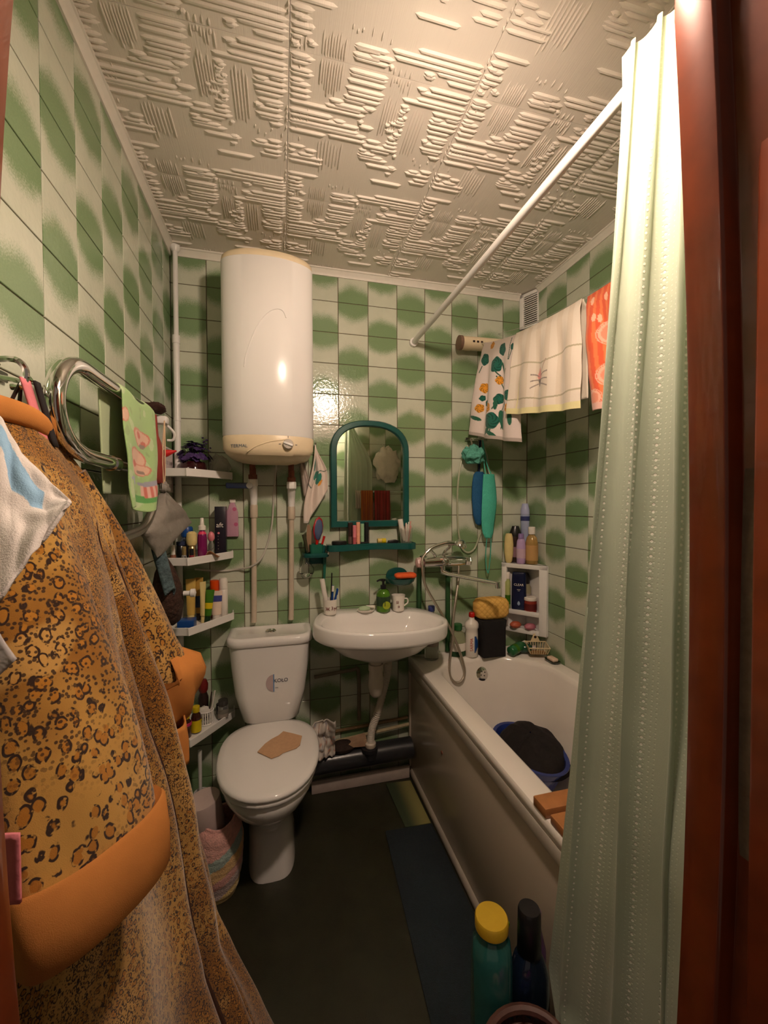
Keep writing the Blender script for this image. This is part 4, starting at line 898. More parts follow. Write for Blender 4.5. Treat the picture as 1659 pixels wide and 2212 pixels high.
# ------------------------------------------------------------------ on the sink
def zs(x): return 0.868 - (x - 0.905)*math.tan(math.radians(2.2)) + 0.0005
mg = T('toothbrush_cup', 'small white cup with red print holding toothbrushes on the sink', 'cup', (0.688, -0.115, zs(0.688)))
zz = zs(0.70)+0.002
P('cup', lathe([(0.024, 0), (0.029, 0.004), (0.0335, 0.072), (0.0315, 0.072), (0.027, 0.006), (0.0, 0.005)], 0.688, -0.115, zz, 24), WHT, mg)
RPR = mat('red_print', (0.30, 0.03, 0.03), 0.5)
for s_, dx, dz in (('Ж', -0.014, 0.03), ('3', 0.006, 0.034), ('M', 0.022, 0.028)):
    m = text(s_, 0.022, 0.0002); m.v = [(a+dx, -math.sqrt(max(1e-5, 0.0322**2 - min(abs(a+dx), 0.031)**2)) - 0.001, c + dz) for a, b, c in m.v]
    P('print', m.mv(0.688, -0.115, zz), RPR, mg)
def tbrush(x0, x1, h, mt, lab, headm, y=-0.115, dy=0.0):
    t = T('toothbrush', lab, 'toothbrush', (x0, y, zz+0.006))
    P('handle', tube([(x0, y, zz+0.008), ((x0+x1)/2, y+dy/2, zz+h*0.55), (x1, y+dy, zz+h)], [0.0045, 0.0055, 0.005, 0.004], 8), mt, t)
    d = Vector((x1-x0, dy, h)).normalized(); a = Vector((x1, y+dy, zz+h)) - d*0.028
    P('bristles', tube([a + Vector((0, -0.006, 0)), a + d*0.026 + Vector((0, -0.006, 0))], 0.0055, 8), headm, t)
S('toothpaste', tube([(0.683, -0.11, zz+0.012), (0.662, -0.11, zz+0.10), (0.652, -0.11, zz+0.165)], [0.009, 0.011, 0.012, 0.012], 12), WHT, 'white toothpaste tube leaning left in the toothbrush cup', 'tube')
tbrush(0.694, 0.702, 0.135, BLU, 'blue toothbrush with a white head standing upright in the cup', WHT)
tbrush(0.70, 0.722, 0.12, col('royal_blue', (35, 80, 160), rough=0.3), 'blue toothbrush leaning to the right in the cup', BLU, -0.12)
S('interdental_stick', tube([(0.692, -0.1, zz+0.01), (0.699, -0.1, zz+0.19)], [0.003, 0.002, 0.0015, 0.003], 6), BLACKP, 'thin dark brush stick standing in the toothbrush cup', 'brush')
sd = T('sink_soap_dish', 'small white scalloped soap dish at the back of the sink', 'soap dish', (0.862, -0.095, zs(0.862)))
zd = zs(0.862)+0.0015
P('dish', loft([[(0.862 + r*math.cos(a)*(1+0.03*math.cos(8*a)), -0.095 + r*0.72*math.sin(a)*(1+0.03*math.cos(8*a)), zd+h) for a in [2*PI*i/48 for i in range(48)]] for r, h in ((0.028, 0), (0.036, 0.003), (0.043, 0.014), (0.040, 0.014), (0.033, 0.006), (0.02, 0.005))]), WHT, sd, ang=60)
S('green_soap', lathe([(0.0, 0), (0.02, 0.001), (0.029, 0.009), (0.026, 0.018), (0.012, 0.023), (0.0, 0.024)], 0.855, -0.098, zd+0.006, 24, 1, 0.7), col('mint_soap', (190, 215, 175), rough=0.4), 'pale green soap bar in the white dish on the sink', 'soap')
S('small_tube', tube([(0.868, -0.075, zd+0.022), (0.905, -0.1, zd+0.022)], [0.005, 0.007, 0.008], 8), WHT, 'small white tube lying across the soap dish on the sink', 'tube')
def pump_extra(t):
    P('pump_neck', lathe([(0.014, 0.108), (0.014, 0.128), (0.006, 0.13), (0.006, 0.146), (0.012, 0.147), (0.012, 0.157), (0.0, 0.159)], seg=16), BLACKP, t)
    P('pump_spout', tube([(0, 0, 0.153), (-0.02, -0.006, 0.154), (-0.034, -0.01, 0.149)], [0.006, 0.005, 0.004], 8), BLACKP, t)
    P('apple_print', lathe([(0.019, 0), (0.019, 0.0008)], seg=20, sy=1).rot('X', 90).mv(0.008, -0.0335, 0.035), YEL if False else mat('apple_yellow', (0.36, 0.42, 0.03), 0.3), t)
bottle('green liquid soap pump bottle on the back of the sink', 0.951, -0.085, zs(0.951)+0.001, [(0.030, 0), (0.034, 0.003), (0.034, 0.085), (0.028, 0.10), (0.014, 0.109)], mat('green_soap_liquid', (0.07, 0.19, 0.012), 0.12, coat=0.5), band=(0.03, 0.075, mat('dark_green_label', (0.02, 0.05, 0.02), 0.3)), extra=pump_extra, name='soap_pump')
m2 = T('white_mug', 'small white mug with red print standing on the sink under the soap holder', 'mug', (1.03, -0.09, zs(1.03)))
z_ = zs(1.02)+0.002
P('cup', lathe([(0.024, 0), (0.028, 0.003), (0.03, 0.05), (0.034, 0.078), (0.032, 0.078), (0.027, 0.045), (0.024, 0.006), (0.0, 0.005)], 1.026, -0.09, z_, 24), WHT, m2)
P('handle', tube([(1.054, -0.09, z_+0.058), (1.072, -0.09, z_+0.056), (1.074, -0.09, z_+0.036), (1.054, -0.09, z_+0.022)], 0.0035, 8, sm=5), WHT, m2)
for s_, dx, dz in (('Я', -0.012, 0.045), ('я', -0.006, 0.026)):
    m = text(s_, 0.02, 0.0002); m.v = [(a+dx, -math.sqrt(max(1e-5, 0.030**2 - min(abs(a+dx), 0.029)**2)) - 0.001, c + dz) for a, b, c in m.v]
    P('print', m.mv(1.026, -0.09, z_), RPR, m2)

# ------------------------------------------------------------------ bath mixer, hoses
mx_ = T('bath_mixer', 'chrome bath and shower mixer on the back wall over the tub', 'mixer tap', (1.27, -0.07, 1.07))
P('body', tube([(1.165, -0.07, 1.095), (1.195, -0.07, 1.096), (1.28, -0.075, 1.098), (1.36, -0.07, 1.096), (1.385, -0.07, 1.095)], [0.024, 0.027, 0.031, 0.027, 0.023], 20, sm=4), CHROME, mx_)
for x in (1.19, 1.345): P('wall_flange', lathe([(0.034, 0), (0.032, 0.008), (0.018, 0.02), (0.016, 0.05)], 0, 0, 0, 20).rot('X', 90).mv(x, -0.004, 1.096), CHROME, mx_)
def cross(x, s_):
    P('handle', lathe([(0.012, 0), (0.024, 0.006), (0.028, 0.02), (0.024, 0.036), (0.012, 0.042), (0.0, 0.043)], 0, 0, 0, 8).rot('Y', 90*s_).mv(x, -0.07, 1.095), CHROME if s_ > 0 else mat('pink_knob', (0.72, 0.48, 0.44), 0.25), mx_)
cross(1.165, -1); cross(1.385, 1)
P('diverter', lathe([(0.017, 0), (0.02, 0.01), (0.014, 0.03), (0.0, 0.034)], 0, 0, 0, 16).rot('X', 90).mv(1.275, -0.1, 1.1), CHROME, mx_)
P('cradle', tube([(1.27, -0.07, 1.12), (1.275, -0.085, 1.15), (1.295, -0.09, 1.168), (1.30, -0.09, 1.185)], [0.01, 0.008, 0.008, 0.009], 10, sm=4), CHROME, mx_)
P('cradle', tube([(1.235, -0.07, 1.12), (1.215, -0.085, 1.14), (1.195, -0.09, 1.16), (1.19, -0.09, 1.172)], [0.009, 0.007, 0.007, 0.008], 10, sm=4), CHROME, mx_)
P('spout', tube([(1.262, -0.08, 1.072), (1.264, -0.085, 1.045), (1.285, -0.11, 1.038), (1.44, -0.285, 1.018), (1.452, -0.30, 1.014)], [0.016, 0.015, 0.0105, 0.0095, 0.0095], 12), CHROME, mx_)
P('spout_tip', tube([(1.450, -0.297, 1.022), (1.452, -0.299, 0.995)], 0.0125, 14), CHROME, mx_)
hs = T('hand_shower', 'chrome hand shower with a flexible hose resting on the mixer', 'hand shower', (1.27, -0.1, 0.6))
P('handle', tube([(1.165, -0.108, 1.148), (1.20, -0.106, 1.172), (1.27, -0.104, 1.192), (1.315, -0.104, 1.192)], [0.009, 0.010, 0.011, 0.013], 12, sm=5), CHROME, hs)
P('shower_head', lathe([(0.0, 0.032), (0.016, 0.028), (0.030, 0.012), (0.034, 0.0), (0.030, -0.006), (0.0, -0.006)], 0, 0, 0, 24).rot('X', 12).rot('Y', 18).mv(1.348, -0.108, 1.180), CHROME, hs)
HOSE = mat('steel_hose', (0.52, 0.46, 0.38), 0.28, 0.9, bump=0.0008, bscale=700)
hosep = cr([(1.165, -0.108, 1.148), (1.143, -0.115, 1.12), (1.142, -0.12, 1.07), (1.155, -0.125, 0.99), (1.21, -0.13, 0.89), (1.27, -0.135, 0.79), (1.315, -0.14, 0.69), (1.345, -0.145, 0.60), (1.352, -0.15, 0.545), (1.33, -0.155, 0.508), (1.295, -0.155, 0.508), (1.272, -0.15, 0.545), (1.275, -0.145, 0.62), (1.292, -0.14, 0.72), (1.300, -0.13, 0.82), (1.322, -0.115, 0.92), (1.345, -0.09, 1.0), (1.352, -0.08, 1.075)], 6)
P('hose', tube(hosep, 0.0068, 10), HOSE, hs)
PGRN = mat('green_wall_pipe', (0.022, 0.085, 0.025), 0.4, var=0.15)
S('wall_feed_pipe', tube([(1.155, -0.025, 0.62), (1.157, -0.028, 1.06), (1.162, -0.05, 1.085)], 0.0125, 12, sm=0), PGRN, 'green painted pipe to the mixer, the left one beside the sink', 'pipe', 'green mixer pipes')
S('wall_feed_pipe', tube([(1.315, -0.022, 0.615), (1.317, -0.024, 1.05)], 0.0125, 12), PGRN, 'green painted pipe to the mixer, the right one behind the shower hose', 'pipe', 'green mixer pipes')

# ------------------------------------------------------------------ bottles on the back rim of the tub
zr = 0.6055
bottle('clear bottle with a blue cap on the tub rim behind the sink corner', 1.205, -0.075, zr, [(0.032, 0), (0.036, 0.004), (0.036, 0.16), (0.03, 0.20), (0.014, 0.23), (0.013, 0.245)], CLEARP, [(0.016, 0.242), (0.017, 0.244), (0.017, 0.268), (0.014, 0.27)], mat('cap_blue', (0.05, 0.07, 0.25), 0.35), (0.07, 0.12, LABELG))
bottle('clear green bottle with a green cap on the tub rim', 1.352, -0.07, zr, [(0.038, 0), (0.043, 0.004), (0.043, 0.085), (0.036, 0.115), (0.016, 0.13), (0.016, 0.135)], mat('green_tint', (0.62, 0.66, 0.42), 0.1, trans=0.6, ior=1.3), [(0.021, 0.134), (0.022, 0.136), (0.022, 0.162), (0.019, 0.165)], mat('green_cap', (0.02, 0.13, 0.03), 0.35), [(0.03, 0.07, WHT), (0.0045, 0.028, mat('green_base', (0.015, 0.06, 0.02), 0.3))], sx=1.0, sy=0.75)
def sarma(t):
    def on(x, off=0.0008): return -0.8*math.sqrt(max(1e-6, (0.0336+off)**2 - min(abs(x), 0.032)**2))
    m = grid(lambda u, w: Vector((0.002 + 0.024*u*(0.75 + 0.25*math.sin(PI*w)), on(0.002 + 0.024*u), 0.024 + 0.084*w)), 8, 10); P('blue_print', m, BLU, t)
    m = text('SARMA', 0.021, 0.0003).rot('Y', -90).mv(-0.012, 0, 0.066); m.v = [(x, on(x, 0.001) + y*0.3, z) for x, y, z in m.v]
    P('lettering', m, mat('red_letters', (0.55, 0.06, 0.03), 0.4), t)
bottle('white cleaner bottle with a red cap on the tub rim beside the black towel', 1.418, -0.095, zr, [(0.032, 0), (0.034, 0.003), (0.033, 0.115), (0.032, 0.14), (0.037, 0.148), (0.037, 0.165), (0.03, 0.178), (0.015, 0.19), (0.013, 0.205)], WHT, [(0.014, 0.203), (0.016, 0.206), (0.015, 0.222), (0.012, 0.226)], REDP, sx=1.0, sy=0.8, extra=sarma)
bs_ = S('black_box', bevel(loft([rrect(1.458, 1.588, -0.145, -0.03, 0.008, zr), rrect(1.456, 1.588, -0.146, -0.028, 0.01, zr+0.15), rrect(1.452, 1.592, -0.15, -0.025, 0.01, zr+0.188)]), 0.003), mat('black_cloth_box', (0.006, 0.005, 0.006), 0.9), 'tall black cloth covered box on the tub rim under the yellow sponge', 'box')
def spongeloop(z, k):
    L = rrect(1.437+k, 1.622-k, -0.135+k*.5, -0.045-k*.5, 0.032, z, 8); return L
sp = T('bath_sponge', 'large yellow waffle bath sponge on the black box', 'sponge', (1.53, -0.09, zr+0.189))
sponge = loft([spongeloop(zr+0.189, 0.028), spongeloop(zr+0.198, 0.01), spongeloop(zr+0.215, 0.0), spongeloop(zr+0.27, 0.0), spongeloop(zr+0.288, 0.012), spongeloop(zr+0.293, 0.03)])
ts = NT('yellow_foam'); 
mpn = ts.n('Mapping'); mpn.inputs['Rotation'].default_value = (0, math.radians(45), 0); ts.l(ts.obj(), mpn.inputs['Vector'])
sxn = ts.n('SeparateXYZ'); ts.l(mpn.outputs[0], sxn.inputs[0])
hgt = ts.math('MULTIPLY', ts.math('ABSOLUTE', ts.math('SINE', ts.math('MULTIPLY', sxn.outputs[0], PI/0.021))), ts.math('ABSOLUTE', ts.math('SINE', ts.math('MULTIPLY', sxn.outputs[2], PI/0.021))))
ts.set(Base_Color=ts.mix(ts.smooth(hgt, 0.0, 0.35), (0.72, 0.38, 0.08), (0.86, 0.50, 0.12)), Roughness=0.85); ts.bump(hgt, 0.0012)
P('foam', sponge, ts.m, sp, ang=60)
bottle('green bottle lying on its side behind the black box on the tub rim', 1.600, -0.16, zr+0.026, [(0.018, 0), (0.025, 0.006), (0.025, 0.085), (0.014, 0.105), (0.013, 0.11)], mat('green_lying', (0.03, 0.18, 0.06), 0.2, trans=0.2), [(0.015, 0.109), (0.015, 0.125), (0.013, 0.127)], WHT, (0.03, 0.05, GRNP), rot=(0, 80), rz=20)
bottle('small dark green bottle lying on the tub rim corner below the caddy', 1.66, -0.115, zr+0.024, [(0.018, 0), (0.023, 0.005), (0.023, 0.07), (0.01, 0.085)], mat('dark_green_lying', (0.01, 0.06, 0.035), 0.2), [(0.013, 0.084), (0.013, 0.1), (0.011, 0.102)], mat('pale_cap', (0.5, 0.42, 0.4), 0.4), rot=(0, 82), rz=-35)

# ------------------------------------------------------------------ corner caddy with its bottles
A_, B_ = Vector((1.640, -0.012, 0)), Vector((1.788, -0.200, 0))          # front edge, left and right ends
dv = (B_ - A_).normalized(); nv_ = Vector((dv.y, -dv.x, 0)); LW = (B_ - A_).length     # nv_ points into the room
if nv_.y > 0: nv_ = -nv_
cad = T('corner_caddy', 'white plastic corner caddy with shelves standing in the tub corner', 'caddy', (1.72, -0.1, 0.70))
def cad_box(a0, a1, d0, d1, za, zb, bev=0.002):
    m = box(a0, a1, d0, d1, za, zb, bev)
    m.v = [tuple(A_ + dv*x + nv_*(-y) + Vector((0, 0, z))) for x, y, z in m.v]; return fixn(m)
P('left_post', cad_box(0.0, 0.028, -0.008, 0.012, 0.705, 1.068), WHITEP, cad)
P('right_post', cad_box(LW-0.04, LW, -0.008, 0.012, 0.705, 1.068), WHITEP, cad)
TRI = [(1.642, -0.010), (1.790, -0.010), (1.790, -0.200)]
off = nv_*0.006
tri2 = [(1.640+off.x, -0.010+off.y), (1.644, -0.006), (1.792, -0.006), (1.792, -0.196), (1.786+off.x, -0.200+off.y)]
for nm, za, zb in (('top_shelf', 1.058, 1.070), ('middle_shelf', 0.805, 0.815), ('bottom_shelf', 0.705, 0.716)): P(nm, prism(tri2, za, zb), WHITEP, cad)
P('top_rail', cad_box(0.0, LW, -0.008, 0.010, 1.046, 1.070), WHITEP, cad)
P('middle_rail', cad_box(0.0, LW, -0.006, 0.008, 0.798, 0.822), WHITEP, cad)
P('bottom_rail', cad_box(0.0, LW, -0.006, 0.008, 0.702, 0.726), WHITEP, cad)
P('back_panel', box(1.642, 1.79, -0.008, -0.004, 0.705, 1.068), WHITEP, cad); P('back_panel', box(1.790, 1.795, -0.198, -0.006, 0.705, 1.068), WHITEP, cad)
zc = 1.0705
bottle('cream yellow oval bottle on the caddy top, leftmost', 1.664, -0.04, zc, [(0.014, 0), (0.02, 0.01), (0.026, 0.05), (0.027, 0.10), (0.023, 0.14), (0.017, 0.158), (0.0, 0.16)], CRM2, sx=0.9, sy=0.6, rz=-40, band=None)
bottle('black shampoo bottle with sloping shoulders on the caddy top', 1.708, -0.033, zc, [(0.03, 0), (0.036, 0.004), (0.036, 0.12), (0.034, 0.14)], BRN, [(0.037, 0.141), (0.037, 0.16), (0.022, 0.195), (0.020, 0.198)], BLACKP, (0.03, 0.085, col('dusty_pink', (140, 105, 115), rough=0.5)), sx=0.85, sy=0.65, rz=-20)
bottle('lilac lotion bottle on the caddy top, in front', 1.706, -0.09, zc, [(0.02, 0), (0.023, 0.003), (0.024, 0.09), (0.021, 0.12), (0.014, 0.135)], LIL, [(0.015, 0.134), (0.0155, 0.136), (0.014, 0.158), (0.012, 0.16)], mat('lilac_cap', lin((150, 125, 180)), 0.35), (0.03, 0.08, col('lilac_print', (205, 175, 195), rough=0.4)), sx=1.0, sy=0.7, rz=-40)
bottle('amber bottle with a white cap on the caddy top, rightmost', 1.754, -0.115, zc, [(0.029, 0), (0.032, 0.004), (0.032, 0.11), (0.026, 0.14), (0.014, 0.155), (0.013, 0.16)], AMB, [(0.0175, 0.158), (0.018, 0.16), (0.018, 0.195), (0.015, 0.197)], WHT, (0.02, 0.10, col('amber_label', (210, 165, 105), rough=0.4, trans=0.2)), sx=1.0, sy=0.8, rz=-45)
bottle('tall pale blue bottle at the back corner of the caddy top', 1.768, -0.032, zc, [(0.018, 0), (0.022, 0.004), (0.024, 0.20), (0.026, 0.26)], PALEB, [(0.0255, 0.261), (0.025, 0.285), (0.017, 0.318), (0.014, 0.32)], mat('pale_cap_blue', lin((175, 180, 215)), 0.35), (0.225, 0.25, mat('navy_badge', (0.03, 0.04, 0.15), 0.4)), sx=0.95, sy=0.7, rz=-45)
zc2 = 0.8155
def clear_x(t):
    for s_, h, sz in (('CLEAR', 0.14, 0.017), ('▬▬▬', 0.115, 0.006), ('▬▬', 0.108, 0.005)): P('lettering', text(s_, sz, 0.0003).mv(0, -0.0215, h), WHT, t)
    P('drop_print', lathe([(0.0, 0), (0.008, 0.008), (0.007, 0.016), (0.0015, 0.03), (0.001, 0.055), (0.0, 0.07)], 0, -0.0205, 0.028, 10, 1, 0.15), mat('silver_blue', (0.35, 0.45, 0.6), 0.3), t)
t = T('shampoo_bottle', 'dark blue flat shampoo bottle in the middle of the caddy', 'bottle', (1.712, -0.064, zc2), None, (0, 0, -38), local=True)
P('body', bevel(loft([rrect(-0.037, 0.037, -0.02, 0.02, 0.012, 0.0), rrect(-0.038, 0.038, -0.021, 0.021, 0.012, 0.05), rrect(-0.036, 0.036, -0.021, 0.021, 0.012, 0.185), rrect(-0.034, 0.034, -0.02, 0.02, 0.012, 0.205)]), 0.002), NAVY, t); clear_x(t)
bottle('pale green slim bottle standing at the left inside the caddy', 1.662, -0.032, zc2, [(0.013, 0), (0.0155, 0.003), (0.0155, 0.15), (0.011, 0.165)], col('pale_green_b', (180, 190, 120), rough=0.3), [(0.012, 0.166), (0.013, 0.168), (0.013, 0.2), (0.011, 0.203)], WHT, (0.03, 0.08, GRNP))
bottle('clear bottle with a black top standing behind the red jar in the caddy', 1.757, -0.055, zc2, [(0.026, 0), (0.03, 0.004), (0.03, 0.12), (0.02, 0.14)], mat('clear_olive', (0.6, 0.55, 0.35), 0.1, trans=0.5), [(0.02, 0.14), (0.023, 0.145), (0.023, 0.18), (0.014, 0.2)], BLACKP, (0.05, 0.09, LABELG))
rj = bottle('red jar with a white lid on the middle shelf of the caddy', 1.754, -0.104, zc2, [(0.029, 0), (0.033, 0.003), (0.033, 0.056), (0.031, 0.06)], mat('red_jelly', (0.26, 0.03, 0.02), 0.12, coat=0.5), [(0.0335, 0.061), (0.034, 0.063), (0.034, 0.075), (0.031, 0.078), (0.0, 0.078)], WHT, (0.012, 0.045, mat('dark_red_label', (0.12, 0.012, 0.012), 0.4)), name='jar', cat='jar')
for x, y, c, lb in ((1.684, -0.075, (190, 95, 65), 'orange pink oval soap on the caddy bottom shelf, left'), (1.737, -0.128, (185, 110, 125), 'pink oval soap on the caddy bottom shelf, right')):
    S('oval_soap', lathe([(0.0, 0), (0.022, 0.001), (0.032, 0.012), (0.031, 0.02), (0.02, 0.03), (0.0, 0.033)], x, y, 0.7265, 24, 1.0, 0.72), col('soap%d' % int(x*1000), c, rough=0.45), lb, 'soap')
# white wire-like soap basket hanging below the caddy
sb = T('soap_basket', 'cream plastic soap basket hanging below the corner caddy', 'soap basket', (1.735, -0.195, 0.628), None, (0, 0, -18), local=True)
CRB = col('basket_cream', (225, 205, 165), rough=0.4)
w, d = 0.052, 0.036
P('top_rim', tube([(-w, -d, 0.034), (w, -d, 0.034), (w, d, 0.045), (-w, d, 0.045)], 0.0032, 6, True), CRB, sb)
P('floor_plate', bevel(prism([(-w*.8, -d*.75), (w*.8, -d*.75), (w*.8, d*.75), (-w*.8, d*.75)], 0.0, 0.003), 0.001, 1), col('basket_floor', (165, 125, 80), rough=0.5), sb)
for k in range(9):
    x = -w + 2*w*k/8
    P('rib', tube([(x*.8, -d*.75, 0.002), (x, -d, 0.034)], 0.0017, 5), CRB, sb); P('rib', tube([(x*.8, d*.75, 0.002), (x, d, 0.045)], 0.0017, 5), CRB, sb)
for k in range(1, 5):
    y = -d + 2*d*k/5
    for s_ in (-1, 1): P('rib', tube([(s_*w*.8, y*.75, 0.002), (s_*w, y, 0.034+0.011*(y+d)/(2*d))], 0.0017, 5), CRB, sb)
P('hanger', fixn(loft([[(x, d+0.002+t_, z) for x, z in [(-0.024, 0.045), (0.024, 0.045), (0.014, 0.068), (0.010, 0.082), (0.0, 0.088), (-0.010, 0.082), (-0.014, 0.068)]] for t_ in (0, 0.003)])), CRB, sb)
P('hanger_hole', lathe([(0.007, 0), (0.007, 0.0005)], seg=12).rot('X', 90).mv(0, d+0.0017, 0.068), BRN, sb)
dsh = T('tub_soap_dish', 'dark green soap dish on the tub rim by the right wall', 'soap dish', (1.762, -0.275, zr))
P('dish', loft([rrect(1.745, 1.785, -0.305, -0.245, 0.015, zr), rrect(1.738, 1.79, -0.315, -0.235, 0.02, zr+0.012), rrect(1.741, 1.787, -0.311, -0.239, 0.018, zr+0.012), rrect(1.747, 1.782, -0.302, -0.248, 0.013, zr+0.005)]), mat('dark_green_dish', (0.008, 0.03, 0.012), 0.2), dsh)
S('white_soap', bevel(box(1.748, 1.780, -0.302, -0.249, zr+0.008, zr+0.026, 0.006), 0.001, 1), col('soap_white', (235, 205, 180), rough=0.45), 'white soap bar in the dark green dish on the tub rim', 'soap')

# ------------------------------------------------------------------ hanging on the wall over the tub
MITT = mat('blue_mitt_cloth', (0.008, 0.09, 0.22), 0.8, bump=0.002, bscale=120); TURQ = mat('turquoise_mesh', (0.075, 0.50, 0.37), 0.85, bump=0.003, bscale=260); PUFF = mat('turquoise_puff', (0.13, 0.46, 0.35), 0.9, var=0.3, scale=80, bump=0.006, bscale=140)
S('wall_hook_rail', box(1.42, 1.55, -0.014, -0.003, 1.725, 1.742, 0.003), CHROME, 'chrome hook rail on the back wall above the tub', 'hook rail')
pf = T('bath_puff', 'turquoise mesh bath puff hanging on the back wall over the tub', 'bath puff', (1.443, -0.065, 1.60))
P('mesh_ball', crumple(1.440, -0.068, 1.598, 0.052, 0.048, 0.046, 8.2, 40, 0.45), PUFF, pf, ang=80)
P('loop_cord', tube([(1.445, -0.05, 1.68), (1.448, -0.02, 1.73), (1.452, -0.02, 1.73), (1.455, -0.05, 1.67)], 0.002, 6, sm=4), WHT, pf)
mi = T('bath_mitt', 'dark blue bath mitt hanging behind the turquoise scrub strap', 'mitt', (1.495, -0.04, 1.25))
P('mitt', loft([[(1.492 + w_*math.cos(a), -0.034 + 0.014*math.sin(a)*k, z) for a in [2*PI*i/20 for i in range(20)]] for z, w_, k in ((1.275, 0.006, 0.3), (1.285, 0.022, 0.8), (1.33, 0.036, 1), (1.42, 0.044, 1), (1.50, 0.042, 1), (1.545, 0.034, 0.9), (1.56, 0.02, 0.6))]), MITT, mi, ang=60)
P('hanging_loop', tube([(1.492, -0.03, 1.555), (1.50, -0.02, 1.63), (1.505, -0.018, 1.73)], 0.006, 6), NAVY, mi)
ss = T('scrub_strap', 'turquoise knitted scrubbing strap with cords hanging over the tub', 'scrub strap', (1.527, -0.07, 1.05))
P('strap', grid(lambda u, w: Vector((1.527 + (0.030 + 0.011*math.sin(PI*min(1, w*1.1)) - 0.012*sst(w, 0.9, 1.0))*(2*u-1) + 0.004*math.sin(w*6), -0.066 - 0.012*math.cos((2*u-1)*1.4) + 0.003*math.sin(w*9), 1.545 - 0.335*w)), 12, 40), TURQ, ss, thick=0.008, ang=80)
for s_ in (-1, 1):
    P('cord', tube([(1.527+0.018*s_, -0.07, 1.54), (1.522+0.008*s_, -0.045, 1.60), (1.518, -0.02, 1.73)], 0.003, 6, sm=4), TURQ, ss)
    P('cord', tube([(1.529+0.012*s_, -0.07, 1.215), (1.53+0.014*s_, -0.06, 1.13), (1.533+0.008*s_, -0.05, 1.05), (1.535, -0.05, 1.02)], 0.0026, 6, sm=4), TURQ, ss)
S('thin_hose', tube([(1.435, -0.012, 1.70), (1.40, -0.012, 1.62), (1.38, -0.012, 1.50), (1.376, -0.012, 1.38), (1.382, -0.012, 1.25), (1.40, -0.012, 1.16), (1.435, -0.012, 1.13), (1.475, -0.012, 1.15), (1.505, -0.012, 1.22), (1.55, -0.012, 1.34), (1.562, -0.012, 1.48), (1.552, -0.012, 1.62), (1.53, -0.012, 1.70)], 0.005, 8, sm=6), mat('clear_hose', (0.42, 0.44, 0.30), 0.3), 'thin pale hose hanging in a loop on the back wall over the tub', 'hose')
# wall-mounted clothes line case, vent
cb = T('clothes_line_case', 'cream tubular clothes line case with a brown end on the back wall', 'clothes line case', (1.47, -0.06, 2.18))
P('case', tube([(1.375, -0.062, 2.2165), (1.64, -0.062, 2.222)], 0.034, 24), CREAM, cb)
P('end_cap', tube([(1.360, -0.062, 2.216), (1.376, -0.062, 2.2165)], 0.0365, 24), mat('brown_end', (0.22, 0.13, 0.09), 0.5), cb)
P('bracket', box(1.42, 1.45, -0.04, -0.003, 2.20, 2.235, 0.002), CREAM, cb); P('bracket', box(1.58, 1.61, -0.04, -0.003, 2.20, 2.235, 0.002), CREAM, cb)
for x in (1.43, 1.452, 1.474): P('slot', box(x-0.006, x+0.006, -0.0975, -0.094, 2.212, 2.222, 0.001), BRN, cb)
vt = T('air_vent', 'white louvred air vent in the ceiling corner over the tub', 'vent', (1.77, -0.05, 2.35))
va, vb = Vector((1.752, -0.004, 0)), Vector((1.798, -0.105, 0)); vd = (vb-va).normalized(); vn = Vector((vd.y, -vd.x, 0)); vn = -vn if vn.y > 0 else vn; vl_ = (vb-va).length
def vbox(a0, a1, d0, d1, za, zb, bev=0.001):
    m = box(a0, a1, d0, d1, za, zb, bev); m.v = [tuple(va + vd*x + vn*(-y) + Vector((0, 0, z))) for x, y, z in m.v]; return fixn(m)
P('frame', vbox(0.0, 0.024, -0.006, 0.006, 2.34, 2.525), WHITEP, vt); P('frame', vbox(vl_-0.006, vl_, -0.006, 0.006, 2.34, 2.525), WHITEP, vt)
P('frame', vbox(0.0, vl_, -0.006, 0.006, 2.508, 2.525), WHITEP, vt); P('frame', vbox(0.0, vl_, -0.006, 0.006, 2.34, 2.348), WHITEP, vt)
P('back_plate', vbox(0.022, vl_, 0.012, 0.015, 2.34, 2.525, 0), mat('gap_shade_brown', (0.04, 0.015, 0.01), 0.8, var=0.3), vt)  # shade of the gaps between louvres put into this dark plate colour
for k in range(14):
    z = 2.352 + 0.0113*k; P('louvre', vbox(0.024, vl_-0.005, -0.004, 0.004, z, z+0.0045, 0.0006), WHITEP, vt)
# small hand towel beside the heater
def ht_col(u, w):
    x, z = u*0.13, w*0.36; c = (0.72, 0.62, 0.55)
    def e(cx, cz, rx, rz): return ((x-cx)/rx)**2 + ((z-cz)/rz)**2 < 1
    if e(0.055, 0.165, 0.022, 0.018) or e(0.075, 0.20, 0.02, 0.028) or e(0.035, 0.10, 0.016, 0.03): c = (0.03, 0.20, 0.15)
    if e(0.085, 0.235, 0.013, 0.014): c = (0.75, 0.32, 0.05)
    if abs(z - 0.18 - 0.02*math.sin(x*60)) < 0.003: c = (0.08, 0.13, 0.10)
    if w > 0.975: c = (0.55, 0.5, 0.45)
    return c
def ht(u, w):
    zb = 1.302 + 0.03*sst(u, 0.18, 0.3) + (0.125*max(0, (u-0.3)/0.7) if u > 0.3 else 0)
    k = sst(w, 0.0, 0.65)
    x0, x1 = 0.628 - 0.056*sst(w, 0.05, 0.9), 0.634 + 0.052*k
    f = math.sin(u*12 + 0.6)*0.010*sst(w, 0.05, 0.4)
    return Vector((x0 + (x1-x0)*u, -0.042 - f - 0.022*w, 1.675 - (1.675-zb)*w))
S('hand_towel', grid(ht, 60, 90, ht_col), CLOTH, 'small white hand towel with a green flower print hanging beside the heater', 'towel', thick=0.0025, ang=70)
